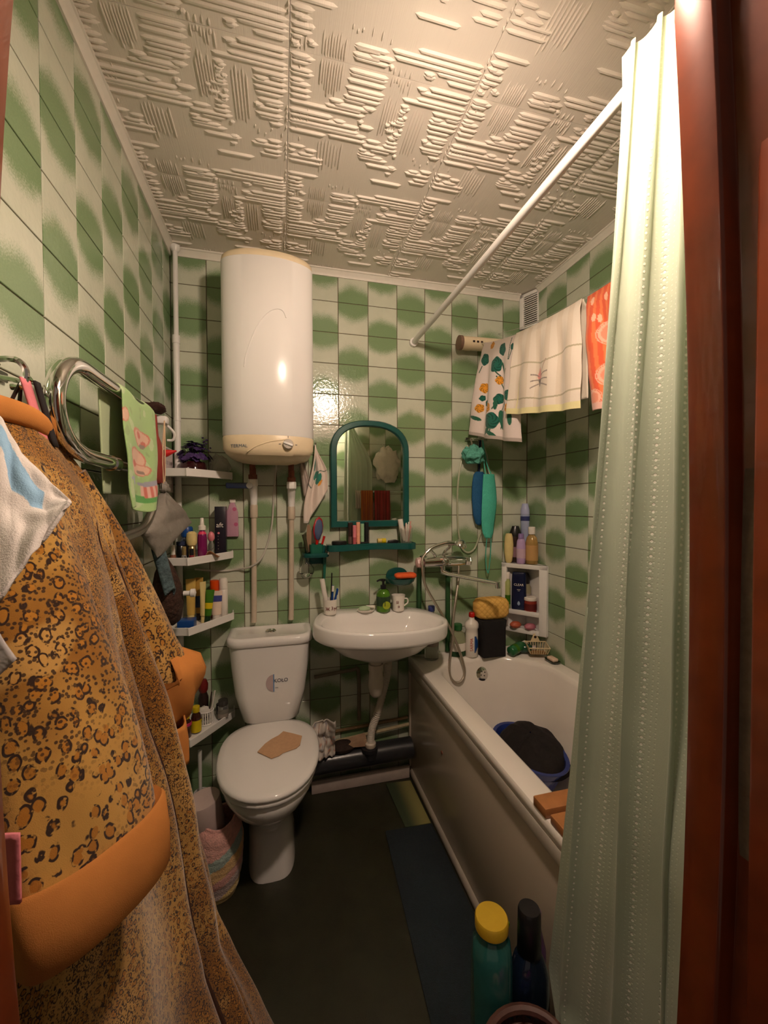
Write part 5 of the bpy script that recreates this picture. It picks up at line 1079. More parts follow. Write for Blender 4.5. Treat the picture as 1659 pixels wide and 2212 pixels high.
S('towel_hook', tube([(0.632, -0.003, 1.675), (0.632, -0.035, 1.672), (0.632, -0.05, 1.682)], [0.006, 0.004, 0.004], 8), STEEL, 'small metal hook on the back wall beside the heater', 'hook')
S('pale_cloth', grid(lambda u, w: Vector((0.555 + 0.055*u*(0.4+0.6*w) + 0.02*w, -0.03 - 0.012*math.sin(u*6), 1.60 - 0.17*w - 0.03*u*w)), 16, 20), mat('grey_cloth', (0.45, 0.38, 0.33), 0.9), 'pale grey cloth hanging behind the hand towel under the heater', 'cloth', thick=0.002)

# ------------------------------------------------------------------ left wall: towel rail and what hangs there
rail = T('towel_rail', 'chrome heated towel rail bent in a loop on the left wall', 'towel rail', (0.05, -0.8, 1.3))
XR = 0.078
P('pipe', tube(cr([(0.004, -0.60, 1.672), (0.05, -0.605, 1.672), (XR, -0.64, 1.672), (XR, -0.75, 1.672), (XR, -0.98, 1.672), (XR, -1.075, 1.668), (XR, -1.135, 1.632), (XR, -1.155, 1.575), (XR, -1.125, 1.522), (XR, -1.06, 1.497), (XR, -0.97, 1.492), (XR, -0.905, 1.491)], 6), 0.0165, 18), CHROME, rail)
P('coupling', tube([(XR, -0.915, 1.491), (XR, -0.885, 1.491)], 0.019, 18), CHROME, rail)
P('lower_pipe', tube(cr([(XR, -0.89, 1.491), (XR, -0.72, 1.489), (XR, -0.62, 1.478), (XR, -0.575, 1.43), (XR, -0.60, 1.37), (XR, -0.68, 1.325), (XR, -0.80, 1.31), (XR, -1.0, 1.305)], 6), 0.0125, 14), STEEL, rail)
P('wall_socket', tube([(0.002, -0.60, 1.672), (0.012, -0.60, 1.672)], 0.026, 18), CHROME, rail)
P('wall_bracket', tube([(0.002, -0.98, 1.305), (XR, -0.98, 1.305)], 0.012, 10), CHROME, rail)
# towel over the rail, printed: pink blobs, a striped bucket
def gt_col(u, w):
    c = (0.37, 0.56, 0.24)
    n = noise.noise(Vector((u*7, w*9, 3)))
    if n > 0.35: c = (0.50, 0.62, 0.36)
    if n < -0.38: c = (0.33, 0.47, 0.21)
    def e(cx, cz, rx, rz): return ((u-cx)/rx)**2 + ((w-cz)/rz)**2
    for cx, cz, rx, rz in ((0.50, 0.36, 0.26, 0.075), (0.42, 0.55, 0.24, 0.085), (0.48, 0.635, 0.27, 0.05), (0.05, 0.25, 0.1, 0.06)):
        q = e(cx, cz, rx, rz)
        if q < 1: c = (0.72, 0.46, 0.34) if q < 0.7 else (0.62, 0.24, 0.17)
    for cx, cz in ((0.36, 0.60), (0.58, 0.40), (0.42, 0.34)):
        if e(cx, cz, 0.07, 0.028) < 1: c = (0.6, 0.17, 0.12)
    if e(0.55, 0.42, 0.09, 0.02) < 1 or e(0.52, 0.655, 0.08, 0.016) < 1: c = (0.30, 0.22, 0.18)
    if 0.50 < u < 0.97 and 0.76 < w < 0.885: c = (0.62, 0.18, 0.14) if (u*11) % 1 < 0.5 else (0.75, 0.48, 0.40)
    if e(0.72, 0.755, 0.28, 0.022) < 1: c = (0.34, 0.34, 0.42)
    if e(0.24, 0.765, 0.17, 0.02) < 1 or e(0.25, 0.80, 0.10, 0.028) < 1: c = (0.38, 0.40, 0.52)
    if 0.86 < w < 0.925 and u > 0.25 and not (0.55 < u and w < 0.875): c = (0.12, 0.36, 0.10)
    return c
def gtow(u, w):
    # w 0..1 front flap down from the rail; negative continues over the back
    y = -0.885 + 0.255*u + 0.01*noise.noise(Vector((u*3, w*4, 1)))
    z = 1.689 - 0.305*w - 0.012*u*w + 0.006*math.sin(u*9)
    x = XR + 0.0185 + 0.012*math.sin(u*8 + w*2)*w + 0.010*w*noise.noise(Vector((u*4, w*3, 9))) + 0.008*w
    if w < 0.06: x = XR + 0.0185*math.sin(PI/2*w/0.06)
    return Vector((x, y - 0.02*math.sin(w*3.0)*(1-u)*0.6, z + (0 if w > 0.06 else 0)))
gt = T('patterned_towel', 'pale green towel with a pink and red print hanging over the chrome rail', 'towel', (0.08, -0.75, 1.37))
P('front_flap', grid(gtow, 70, 110, gt_col), CLOTH, gt, thick=0.003, ang=80)
P('back_flap', grid(lambda u, w: Vector((XR - 0.0185*math.sin(PI/2*min(1, w/0.06)) - 0.006*math.sin(u*6)*w, -0.925 + 0.29*u + 0.02*w*(1-u), 1.689 - 0.27*w)), 30, 40, lambda u, w: (0.42, 0.50, 0.30)), CLOTH, gt, thick=0.003, ang=80)
# chrome hook rack by the door
hk = T('hook_rack', 'chrome hook rack on the left wall beside the door', 'hook rack', (0.02, -1.2, 1.6))
P('plate', box(0.003, 0.007, -1.42, -1.15, 1.606, 1.624, 0.002), STEEL, hk)
for y in (-1.385, -1.30, -1.215):
    P('hook', tube([(0.006, y, 1.625), (0.05, y, 1.63), (0.066, y, 1.612), (0.06, y, 1.588), (0.045, y, 1.585)], 0.005, 8, sm=4), CHROME, hk)
    P('peg', tube([(0.006, y+0.022, 1.608), (0.05, y+0.022, 1.60), (0.062, y+0.022, 1.606)], [0.0035, 0.0035, 0.006, 0.006], 8), CHROME, hk)
# pink garment with a black edged strap behind the robe
PKC = mat('pink_cloth', (0.75, 0.22, 0.25), 0.85, bump=0.0015)
pg = T('pink_garment', 'pink garment with a black edged strap hanging behind the leopard robe', 'garment', (0.1, -1.38, 0.95))
P('strap', grid(lambda u, w: Vector((0.066 + 0.012*w, -1.232 + 0.026*u + 0.03*w, 1.598 - 0.10*w)), 4, 10), PKC, pg, thick=0.003)
P('strap_edge', grid(lambda u, w: Vector((0.072 + 0.012*w, -1.206 + 0.016*u + 0.03*w, 1.600 - 0.105*w)), 4, 10), mat('black_cloth', (0.012, 0.008, 0.008), 0.9), pg, thick=0.004)
P('cloth', grid(lambda u, w: Vector((0.03 + 0.168*u, -1.520 + 0.012*u + 0.006*math.sin(u*9), 1.055 - 0.085*w - 0.01*u*(1-w))), 24, 12), PKC, pg, thick=0.003, ang=80)

# ------------------------------------------------------------------ the leopard robe
def leopard(name, scale, big=0.5):
    t = NT(name)
    at = t.n('TexCoord').outputs['Object']
    n1 = t.n('TexNoise', i_Scale=scale*0.6, i_Detail=2.0); t.l(at, n1.inputs['Vector'])
    wv = t.n('VectorMath', operation='SCALE'); t.l(n1.outputs['Color'], wv.inputs[0]); wv.inputs['Scale'].default_value = 0.75/scale
    ad = t.n('VectorMath', operation='ADD'); t.l(at, ad.inputs[0]); t.l(wv.outputs[0], ad.inputs[1])
    mp = t.n('Mapping'); mp.inputs['Scale'].default_value = (1, 1, 0.72); t.l(ad.outputs[0], mp.inputs['Vector'])
    v = t.voro(scale, 'F1', mp.outputs[0], 0.85)
    d = v.outputs['Distance']
    brk = t.noise(scale*1.4, 2, at)
    ring = t.math('MULTIPLY', t.smooth(d, 0.30, 0.36), t.smooth(d, 0.51, 0.46))
    ring = t.math('MULTIPLY', ring, t.smooth(brk, 0.42, 0.49))
    large = t.noise(big*9, 2, at, 0.5)
    patch = t.noise(big*14 + 3, 1, at, 0.4)
    ground = t.mix(t.smooth(large, 0.42, 0.58), (0.25, 0.105, 0.012), (0.46, 0.25, 0.055))
    inside = t.mix(patch, (0.30, 0.115, 0.010), (0.45, 0.19, 0.022))
    c = t.mix(t.smooth(d, 0.40, 0.33), ground, inside)
    small = t.voro(scale*2.4, 'F1', at, 1.0).outputs['Distance']
    sp = t.math('MULTIPLY', t.smooth(small, 0.42, 0.31), t.smooth(large, 0.66, 0.50))
    black = t.math('MAXIMUM', ring, t.math('MULTIPLY', sp, 0.9))
    c = t.mix(t.math('MULTIPLY', t.smooth(patch, 0.60, 0.66), 0.75), c, (0.52, 0.30, 0.085))
    c = t.mix(black, c, (0.028, 0.012, 0.007))
    t.set(Base_Color=c, Roughness=0.9, Sheen_Weight=0.35, Specular_IOR_Level=0.1); t.bump(t.noise(900, 2), 0.0004)
    return t.m
LEO, LEOS = leopard('leopard_plush', 135), leopard('leopard_plush_large', 66, 0.4)
OCH = mat('ochre_plush', (0.52, 0.205, 0.052), 0.9, var=0.08, scale=20, bump=0.0003, bscale=900, spec=0.1)
robe = T('bathrobe', 'long leopard print bathrobe with ochre cuffs hanging on the left wall hooks', 'bathrobe', (0.12, -1.2, 0.08))
RR = [(1.545, -1.265, -1.125, 0.045, 0.055, 0.045), (1.47, -1.36, -1.055, 0.075, 0.10, 0.068), (1.40, -1.42, -1.025, 0.10, 0.135, 0.098), (1.25, -1.44, -1.0, 0.125, 0.17, 0.14), (1.05, -1.45, -0.985, 0.14, 0.195, 0.185),
      (0.85, -1.46, -0.98, 0.16, 0.225, 0.232), (0.63, -1.47, -0.985, 0.18, 0.25, 0.266), (0.42, -1.48, -0.985, 0.20, 0.28, 0.306), (0.18, -1.50, -0.98, 0.22, 0.33, 0.396), (0.08, -1.50, -0.975, 0.225, 0.345, 0.43)]
def rrow(z):
    for a, b in zip(RR, RR[1:]):
        if a[0] >= z >= b[0]:
            t = (a[0]-z)/(a[0]-b[0]); return [p + (q-p)*t for p, q in zip(a, b)]
    return list(RR[-1] if z < 0.1 else RR[0])
def robe_pt(s, z, off=0.0):
    """s 0..1 round the garment from its wall side by the door, across the front, to its wall side at the far end"""
    _, yN, yF, xN, xM, xF = rrow(z)
    pts = [(0.022, yN + 0.02), (xN*0.75, yN), (xN + (xM-xN)*0.5, yN + (yF-yN)*0.2), (xM, yN + (yF-yN)*0.5), (xF*1.0 + 0.006, yN + (yF-yN)*0.82), (xF, yF - 0.004), (xF*0.72, yF + 0.018), (0.022, yF + 0.02)]
    t = s*(len(pts)-1); i = min(int(t), len(pts)-2); f = t - i
    P_ = [Vector((a, b, 0)) for a, b in pts]
    a = P_[max(i-1, 0)]; b = P_[i]; c = P_[i+1]; d = P_[min(i+2, len(pts)-1)]
    q = 0.5*((2*b) + (c-a)*f + (2*a-5*b+4*c-d)*f*f + (3*b-a-3*c+d)*f**3)
    tg = (c - a if i == 0 else d - a); nrm = Vector((tg.y, -tg.x, 0)).normalized()
    low = sst(1.5 - z, 0.0, 0.5)
    dz = 1.5 - z
    g1 = 0.49 + 0.055*math.sin(dz*1.9); g2 = g1 + 0.075 - 0.015*dz
    dsp = low*(-0.034*math.exp(-((s-g1)/0.013)**2) - 0.03*math.exp(-((s-g2)/0.012)**2) + 0.012*math.exp(-((s-(g1+g2)/2)/0.022)**2))
    dsp += low*0.013*math.exp(-((s-g1+0.035)/0.018)**2)
    dsp += low*0.010*math.sin(s*34 + dz*1.5) + low*0.012*noise.noise(Vector((s*7, z*2.2, 5))) + 0.008*noise.noise(Vector((s*16, z*6, 2)))
    return Vector((max(0.012, q.x + nrm.x*(dsp+off)), q.y + nrm.y*(dsp+off), z))
P('body', grid(lambda u, w: robe_pt(u, 1.545 - 1.465*w), 130, 110), LEO, robe, ang=80, thick=0.006)
def sleeve(path, maj, mino, ang_, n=28):
    L = []
    Pp = cr(path, 5); N = len(Pp)
    for i, p in enumerate(Pp):
        t = i/(N-1)*(len(maj)-1); k = min(int(t), len(maj)-2); f = t-k
        a_ = maj[k] + (maj[k+1]-maj[k])*f; b_ = mino[k] + (mino[k+1]-mino[k])*f
        d = (Pp[min(i+1, N-1)] - Pp[max(i-1, 0)]).normalized()
        u = Vector((math.cos(ang_), math.sin(ang_), 0)); u = (u - d*u.dot(d)).normalized(); w_ = d.cross(u)
        L.append([tuple(p + u*(a_*math.cos(q)*(1+0.03*math.sin(q*4+i*.6))) + w_*(b_*math.sin(q)*(1 + 0.10*math.sin(q*5 + i*0.45)))) for q in [2*PI*k/n for k in range(n)]])
    return L
a1 = math.atan2(0.83, 0.55)
near = sleeve([(0.085, -1.30, 1.445), (0.135, -1.345, 1.27), (0.19, -1.385, 1.10), (0.228, -1.41, 0.965), (0.234, -1.414, 0.93)], [0.04, 0.07, 0.083, 0.086, 0.086], [0.03, 0.036, 0.034, 0.026, 0.025], a1)
P('near_sleeve', loft(near, True, False), LEOS, robe, ang=80, thick=0.005)
def band(rows, ang_, n=44, e=2.8):
    """a flattened ring of cloth: rows of (centre, half width, half thickness)"""
    L = []
    u = Vector((math.cos(ang_), math.sin(ang_), 0)); w_ = Vector((-u.y, u.x, 0))
    for c, a_, b_ in rows:
        c = Vector(c); R = []
        for k in range(n):
            q = 2*PI*k/n; ca, sa = math.cos(q), math.sin(q)
            R.append(tuple(c + u*(a_*math.copysign(abs(ca)**(2/e), ca)) + w_*(b_*math.copysign(abs(sa)**(2/e), sa)*(1 + 0.06*math.sin(q*3))) + Vector((0, 0, 0.004*math.sin(q*2+1)))))
        L.append(R)
    return L
P('near_cuff', loft(band([((0.229, -1.412, 0.950), 0.085, 0.024), ((0.232, -1.413, 0.962), 0.094, 0.030), ((0.233, -1.414, 0.957), 0.098, 0.033), ((0.239, -1.416, 0.910), 0.098, 0.034), ((0.243, -1.417, 0.868), 0.094, 0.032), ((0.242, -1.417, 0.863), 0.090, 0.029), ((0.236, -1.415, 0.89), 0.086, 0.026)], a1), False, False), OCH, robe, 'ochre turned-up cuff of the near sleeve', ang=70)
a2 = math.radians(75)
far = sleeve([(0.055, -1.06, 1.45), (0.095, -1.02, 1.32), (0.14, -0.985, 1.18), (0.185, -0.965, 1.05), (0.205, -0.957, 0.98)], [0.035, 0.05, 0.055, 0.058, 0.058], [0.03, 0.036, 0.04, 0.044, 0.046], a2)
P('far_sleeve', loft(far, True, False), LEOS, robe, ang=80, thick=0.005)
cf_ = sleeve([(0.214, -0.953, 0.992), (0.222, -0.95, 0.99), (0.215, -0.955, 0.95), (0.205, -0.957, 0.91), (0.202, -0.957, 0.905), (0.20, -0.958, 0.93)], [0.066, 0.070, 0.068, 0.062, 0.058, 0.055], [0.056, 0.060, 0.056, 0.050, 0.046, 0.042], a2)
P('far_cuff', loft(cf_, False, False), OCH, robe, 'ochre turned-up cuff of the far sleeve', ang=70)
P('pocket_band', grid(lambda u, w: robe_pt(0.60 + 0.18*u, 0.90 - 0.085*w + 0.02*(u-0.5), 0.012 + 0.016*math.sin(PI*u)*(1-w)), 16, 8), OCH, robe, 'ochre top band of the side pocket', thick=0.004)
for gofs, r_, ztop in ((0.0, 0.0062, 1.36), (0.075, 0.0055, 1.30)):  # dark tubes added along the front creases in place of their shade
    P('crease_shade', tube([robe_pt(0.49 + 0.055*math.sin((1.5-z)*1.9) + gofs - 0.015*(1.5-z)*(gofs > 0), z, 0.016) for z in [ztop - (ztop-0.09)*k/40 for k in range(41)]], [0.0004] + [r_]*7, 8), mat('crease_shade_brown', (0.045, 0.014, 0.006), 0.9), robe, 'dark brown tube added as the shade in a front crease of the robe')
# collar: a folded band round the neck
P('collar', loft([[tuple(Vector((0.048 + 0.022*math.sin(PI*t), -1.295 + 0.175*t, 1.540 - 0.028*t*t)) + Vector((0.012*math.cos(q) + 0.004, 0.004*math.cos(q), 0.019*math.sin(q)))) for q in [2*PI*k/16 for k in range(16)]] for t in [i/16 for i in range(17)]]), OCH, robe, 'ochre collar band', ang=70)
P('hanger_loop', tube([(0.05, -1.205, 1.55), (0.055, -1.21, 1.58), (0.058, -1.215, 1.592), (0.05, -1.225, 1.56)], 0.003, 6, sm=4), BRN, robe)

# white towel with a blue patch thrown over the robe
WT0 = [(0.106, -1.405, 1.523), (0.138, -1.412, 1.498), (0.16, -1.42, 1.452), (0.194, -1.428, 1.418), (0.22, -1.435, 1.398)]
WT1 = [(0.183, -1.54, 1.287), (0.196, -1.524, 1.296), (0.21, -1.508, 1.332), (0.221, -1.492, 1.357), (0.236, -1.476, 1.393)]
def wt(u, w):
    t = u*4; i = min(int(t), 3); f = t-i
    a = Vector(WT0[i]).lerp(Vector(WT0[i+1]), f); b = Vector(WT1[i]).lerp(Vector(WT1[i+1]), f)
    k = 0.006*math.sin(w*7 + u*3) + 0.008*noise.noise(Vector((u*5, w*5, 8)))
    return a.lerp(b, w) + Vector((k*0.5, -k*0.6, k*0.5))
def wtc(u, w):
    if 0.14 < w + 0.08*math.sin(u*6) and w < 0.10 + 0.62*u + 0.04*math.sin(u*20) and w < 0.47 and 0.12 < u < 0.72: return (0.28, 0.47, 0.66)
    return (0.72, 0.66, 0.62)
wt_o = S('white_towel', grid(wt, 60, 60, wtc), CLOTH, 'white towel with a pale blue patch hanging over the near shoulder of the robe', 'towel', thick=0.004, ang=80)
S('white_cloth_fold', grid(lambda u, w: Vector((0.09 + 0.085*u - 0.02*math.sin(w*3)*u, -1.462 + 0.006*math.sin(u*5+w*3), 1.30 - 0.085*w + 0.02*u*(1-w) - 0.03*math.sin(PI*u)*w)), 24, 24), mat('grey_white_cloth', (0.50, 0.46, 0.45), 0.9, bump=0.0015), 'greyish white cloth hanging below the white towel at the door', 'cloth', thick=0.004, ang=80)
S('plastic_sack', crumple(0.17, -1.545, 0.66, 0.035, 0.03, 0.11, 2.2, 20, 0.35), mat('violet_film', (0.20, 0.17, 0.26), 0.25, trans=0.3), 'greyish violet plastic bag by the door frame under the robe sleeve', 'bag', ang=70)

# ------------------------------------------------------------------ further things on the left wall
cal = T('wall_calendar', 'white tear-off calendar sheet hanging on the left wall by the corner', 'calendar', (0.004, -0.12, 1.445))
P('sheet', box(0.002, 0.006, -0.215, -0.022, 1.445, 1.635), mat('calendar_paper', (0.78, 0.68, 0.66), 0.7, var=0.03), cal)
P('spiral', tube([(0.006, -0.21, 1.628), (0.006, -0.03, 1.628)], 0.002, 6), STEEL, cal)
for r in range(4):
    for c in range(6): P('print_block', box(0.006, 0.0064, -0.20+0.028*c, -0.184+0.028*c, 1.465+0.032*r, 1.482+0.032*r), mat('calendar_grey', (0.55, 0.47, 0.47), 0.7), cal)
hb2 = T('rubber_bulb_bag', 'reddish brown rubber bag with a red tip hanging on the left wall', 'rubber bag', (0.05, -0.38, 1.46))
RUB = mat('red_rubber', (0.30, 0.045, 0.035), 0.4, var=0.15)
P('bag', loft([[(0.052 + rx*math.cos(a), y + ry*math.sin(a), z) for a in [2*PI*i/20 for i in range(20)]] for z, rx, ry, y in ((1.462, 0.006, 0.01, -0.435), (1.468, 0.020, 0.026, -0.435), (1.51, 0.024, 0.034, -0.438), (1.57, 0.023, 0.034, -0.445), (1.605, 0.018, 0.026, -0.45), (1.63, 0.011, 0.014, -0.455), (1.70, 0.008, 0.009, -0.46))]), RUB, hb2, ang=60)
P('tip', lathe([(0.014, 0), (0.013, 0.01), (0.006, 0.03), (0.003, 0.042)], seg=12).rot('Y', 75).mv(0.065, -0.395, 1.575), mat('bright_red', (0.60, 0.02, 0.02), 0.35), hb2)
P('red_strap', box(0.045, 0.053, -0.475, -0.445, 1.60, 1.70, 0.003), mat('bright_red', (0.60, 0.02, 0.02), 0.35), hb2)
wh = T('white_wall_hook', 'white plastic wall hook block on the left wall above the calendar', 'hook', (0.03, -0.37, 1.68))
P('block', box(0.003, 0.075, -0.395, -0.355, 1.683, 1.712, 0.007), WHITEP, wh)
P('hook_arm', tube([(0.06, -0.36, 1.69), (0.085, -0.34, 1.66), (0.08, -0.33, 1.635), (0.06, -0.33, 1.632)], 0.005, 8, sm=4), WHITEP, wh)
S('brown_brush', crumple(0.04, -0.41, 1.715, 0.035, 0.05, 0.018, 4.4, 24, 0.25), mat('brown_bristle', (0.045, 0.015, 0.010), 0.9, bump=0.004, bscale=300), 'dark brown brush lying on top of the white wall hook', 'brush', ang=70)
gb = T('grey_bag', 'grey cloth bag hanging by cream cords from the left wall hook', 'bag', (0.08, -0.45, 1.24))
GREYC = mat('grey_satin', (0.27, 0.245, 0.215), 0.55, var=0.12, scale=30, bump=0.002, bscale=60)
def gbag(u, w):
    T_, R_, B2, L_ = Vector((0.070, -0.43, 1.435)), Vector((0.105, -0.205, 1.325)), Vector((0.085, -0.575, 1.225)), Vector((0.07, -0.66, 1.315))
    a = 2*PI*u
    # four corners blended, gathered at the neck
    k = 0.035*math.sin(PI*w)**0.7
    e0 = T_.lerp(L_, w) if w < 1 else L_; 
    left = T_.lerp(L_, min(1, w/0.55)) if w < 0.55 else L_.lerp(B2, (w-0.55)/0.45)
    right = T_.lerp(R_, min(1, w/0.6)) if w < 0.6 else R_.lerp(B2, (w-0.6)/0.4)
    f = 0.5 - 0.5*math.cos(a); p = left.lerp(right, f)
    return p + Vector((k*math.sin(a)*(1 + 0.3*noise.noise(Vector((u*6, w*5, 1)))) + 0.008*math.sin(a*3)*(1-w), 0, 0.008*noise.noise(Vector((math.cos(a)*3, w*6, 4)))))
P('pouch', grid(gbag, 48, 36), GREYC, gb, ang=80)
P('gathered_neck', crumple(0.072, -0.425, 1.43, 0.016, 0.03, 0.02, 6.1, 20, 0.5), GREYC, gb, ang=80)
CORD = mat('cream_cord', (0.62, 0.45, 0.28), 0.8)
for dy in (0.0, 0.02): P('cord', tube([(0.072, -0.425-dy*0.5, 1.445), (0.074, -0.42-dy*1.6, 1.56), (0.07, -0.405, 1.69)], 0.0026, 6, sm=4), CORD, gb)
S('blue_net', grid(lambda u, w: Vector((0.07 + 0.025*math.sin(u*6) + 0.02*w, -0.56 + 0.10*u + 0.05*w, 1.235 - 0.15*w + 0.02*math.sin(u*9))), 24, 24), mat('blue_grey_net', (0.10, 0.16, 0.18), 0.85, var=0.5, scale=60, bump=0.006, bscale=80), 'blue grey net cloth hanging below the grey bag', 'net', thick=0.006, ang=80)
S('brown_net_bag', loft([[(0.075 + rx*math.cos(a), y + ry*math.sin(a), z + 0.006*math.sin(a*3)) for a in [2*PI*i/28 for i in range(28)]] for z, rx, ry, y in ((0.965, 0.02, 0.035, -0.40), (0.98, 0.04, 0.06, -0.40), (1.04, 0.05, 0.075, -0.41), (1.10, 0.045, 0.07, -0.43), (1.16, 0.03, 0.05, -0.45), (1.20, 0.012, 0.02, -0.46))]), mat('brown_net', (0.06, 0.025, 0.015), 0.85, var=0.5, scale=50, bump=0.008, bscale=90), 'dark brown net bag hanging on the left wall behind the robe', 'bag', ang=70)
S('white_peg_hook', lathe([(0.009, 0), (0.009, 0.02), (0.015, 0.024), (0.015, 0.038), (0.0, 0.042)], seg=14).rot('Y', 90).mv(0.075 + 0.055, -0.43, 1.075), WHITEP, 'white knob in front of the brown net bag', 'knob')

# ------------------------------------------------------------------ beside the toilet
kb = T('knitted_basket', 'striped pink and blue knitted basket on the floor beside the toilet', 'basket', (0.235, -0.46, 0.0))
def kcol(u, w):
    h = w - 0.15*math.cos(2*PI*u) + 0.015*noise.noise(Vector((u*30, w*30, 1)))
    if h > 0.93: c = (0.64, 0.33, 0.29)
    elif h > 0.66: c = (0.66, 0.36, 0.31)
    elif h > 0.52: c = (0.33, 0.42, 0.38) if 0.25 < (u*1.0) % 1 < 0.98 else (0.62, 0.38, 0.30)
    elif h > 0.36: c = (0.66, 0.42, 0.19)
    elif h > 0.24: c = (0.62, 0.32, 0.28)
    elif h > 0.08: c = (0.50, 0.38, 0.36)
    else: c = (0.62, 0.45, 0.17)
    k = 1.2 + 0.35*noise.noise(Vector((u*60, w*50, 2))); return tuple(x*k for x in c)
KPROF = [(0.058, 0.0), (0.069, 0.03), (0.081, 0.10), (0.084, 0.17), (0.077, 0.235), (0.063, 0.275)]
def kn_pt(u, w):
    h = 0.275*w
    for (r0, h0), (r1, h1) in zip(KPROF, KPROF[1:]):
        if h0 <= h <= h1 + 1e-9: r = r0 + (r1-r0)*sst((h-h0)/(h1-h0), 0, 1); break
    a = 2*PI*u; r *= 1 + 0.006*math.sin(w*70) + 0.03*noise.noise(Vector((math.cos(a)*4, math.sin(a)*4, w*7)))
    return Vector((0.240 + r*math.cos(a), -0.462 + r*math.sin(a), 0.002 + h + 0.012*math.sin(a*2+1)*w))
P('knitted_side', grid(kn_pt, 90, 60, kcol), vcmat('wool_knit', 0.95, 0.003, 220, 0.3), kb, thick=0.006, ang=80)
P('base', lathe([(0.06, 0.002), (0.06, 0.006)], 0.240, -0.462, 0, 24), PAPER, kb)
rl = T('paper_roll', 'grey pink toilet paper roll standing in the knitted basket', 'paper roll', (0.212, -0.462, 0.225), None, (4, -8, 0), local=True)
P('roll', lathe([(0.0535, 0), (0.0545, 0.003), (0.0545, 0.122), (0.053, 0.125), (0.02, 0.1255), (0.0, 0.124)], seg=36), mat('roll_paper', (0.52, 0.41, 0.38), 0.9, var=0.06), rl)
tbr = T('toilet_brush', 'white toilet brush in a white holder behind the knitted basket', 'toilet brush', (0.12, -0.13, 0.0))
P('holder', lathe([(0.038, 0), (0.045, 0.005), (0.04, 0.12), (0.03, 0.15), (0.027, 0.15), (0.03, 0.12), (0.0, 0.1)], 0.125, -0.13, 0, 20), WHITEP, tbr)
P('handle', tube([(0.122, -0.13, 0.10), (0.12, -0.125, 0.33)], [0.006, 0.007, 0.007, 0.009], 10), WHITEP, tbr)

# ------------------------------------------------------------------ washing on the line over the tub
LINEP = [(1.47, -0.062, 2.225), (1.475, -0.20, 2.175), (1.483, -0.42, 2.128), (1.495, -0.62, 2.108), (1.502, -0.80, 2.098), (1.505, -1.0, 2.10), (1.505, -1.25, 2.13), (1.50, -1.597, 2.19)]
LP = cr(LINEP, 8)
S('clothes_line', tube(LP, 0.0018, 6), mat('line_cord', (0.5, 0.5, 0.42), 0.6), 'thin clothes line running from the cream case over the tub', 'clothes line')
S('clothes_line', tube([(1.62, -0.004, 2.31), (1.65, -0.25, 2.26), (1.66, -0.6, 2.22), (1.66, -1.0, 2.21), (1.66, -1.597, 2.25)], 0.0012, 6, sm=6), mat('line_cord', (0.5, 0.5, 0.42), 0.6), 'second thin clothes line by the right wall over the tub', 'clothes line')
def line_at(y):
    for a, b in zip(LP, LP[1:]):
        if a.y >= y >= b.y: return a.lerp(b, (a.y-y)/(a.y-b.y))
    return LP[-1]
def hang(y0, y1, lens, sway, amp, nf, seed):
    """front side of a cloth folded over the line: u along the line, w down; lens(u) the drop"""
    def fn(u, w):
        p = line_at(y0 + (y1-y0)*u); L = lens(u)
        k = amp*sst(w, 0.02, 0.5)
        x = p.x - 0.004 - 0.008*sst(w, 0, 0.1) + sway(u, w)[0] - k*math.sin(u*nf*2*PI + seed + 0.4*math.sin(w*3)) - k*0.6*noise.noise(Vector((u*5, w*4, seed)))
        y = p.y + sway(u, w)[1] + 0.5*k*math.cos(u*nf*2*PI + seed)
        return Vector((x, y, p.z + 0.003 - L*w + sway(u, w)[2]))
    return fn
def back(fn, drop=0.6, dx=0.022):
    def g(u, w):
        a = fn(u, w*drop); p = fn(u, 0); s_ = sst(w, 0, 0.1)
        return Vector((p.x + 0.004 + (p.x - a.x)*0.4 + dx*s_*0.5, p.y + (a.y-p.y)*0.6 - 0.004, a.z - 0.002))
    return g
import itertools
GRN, OR_, STEM = (0.012, 0.105, 0.075), (0.62, 0.26, 0.025), (0.035, 0.10, 0.06)
def flower(d, x, z, cx, cz, r, c):
    q = math.hypot(x-cx, z-cz); a = math.atan2(z-cz, x-cx); r = r*0.86; rr = r*(0.94 + 0.06*math.cos(5*a + cx*90))
    if q < rr:
        return tuple(v*(0.6 if (q/rr > 0.35 and math.sin(a*7 + q*400) > 0.25) else 1.25) for v in c)
    return d
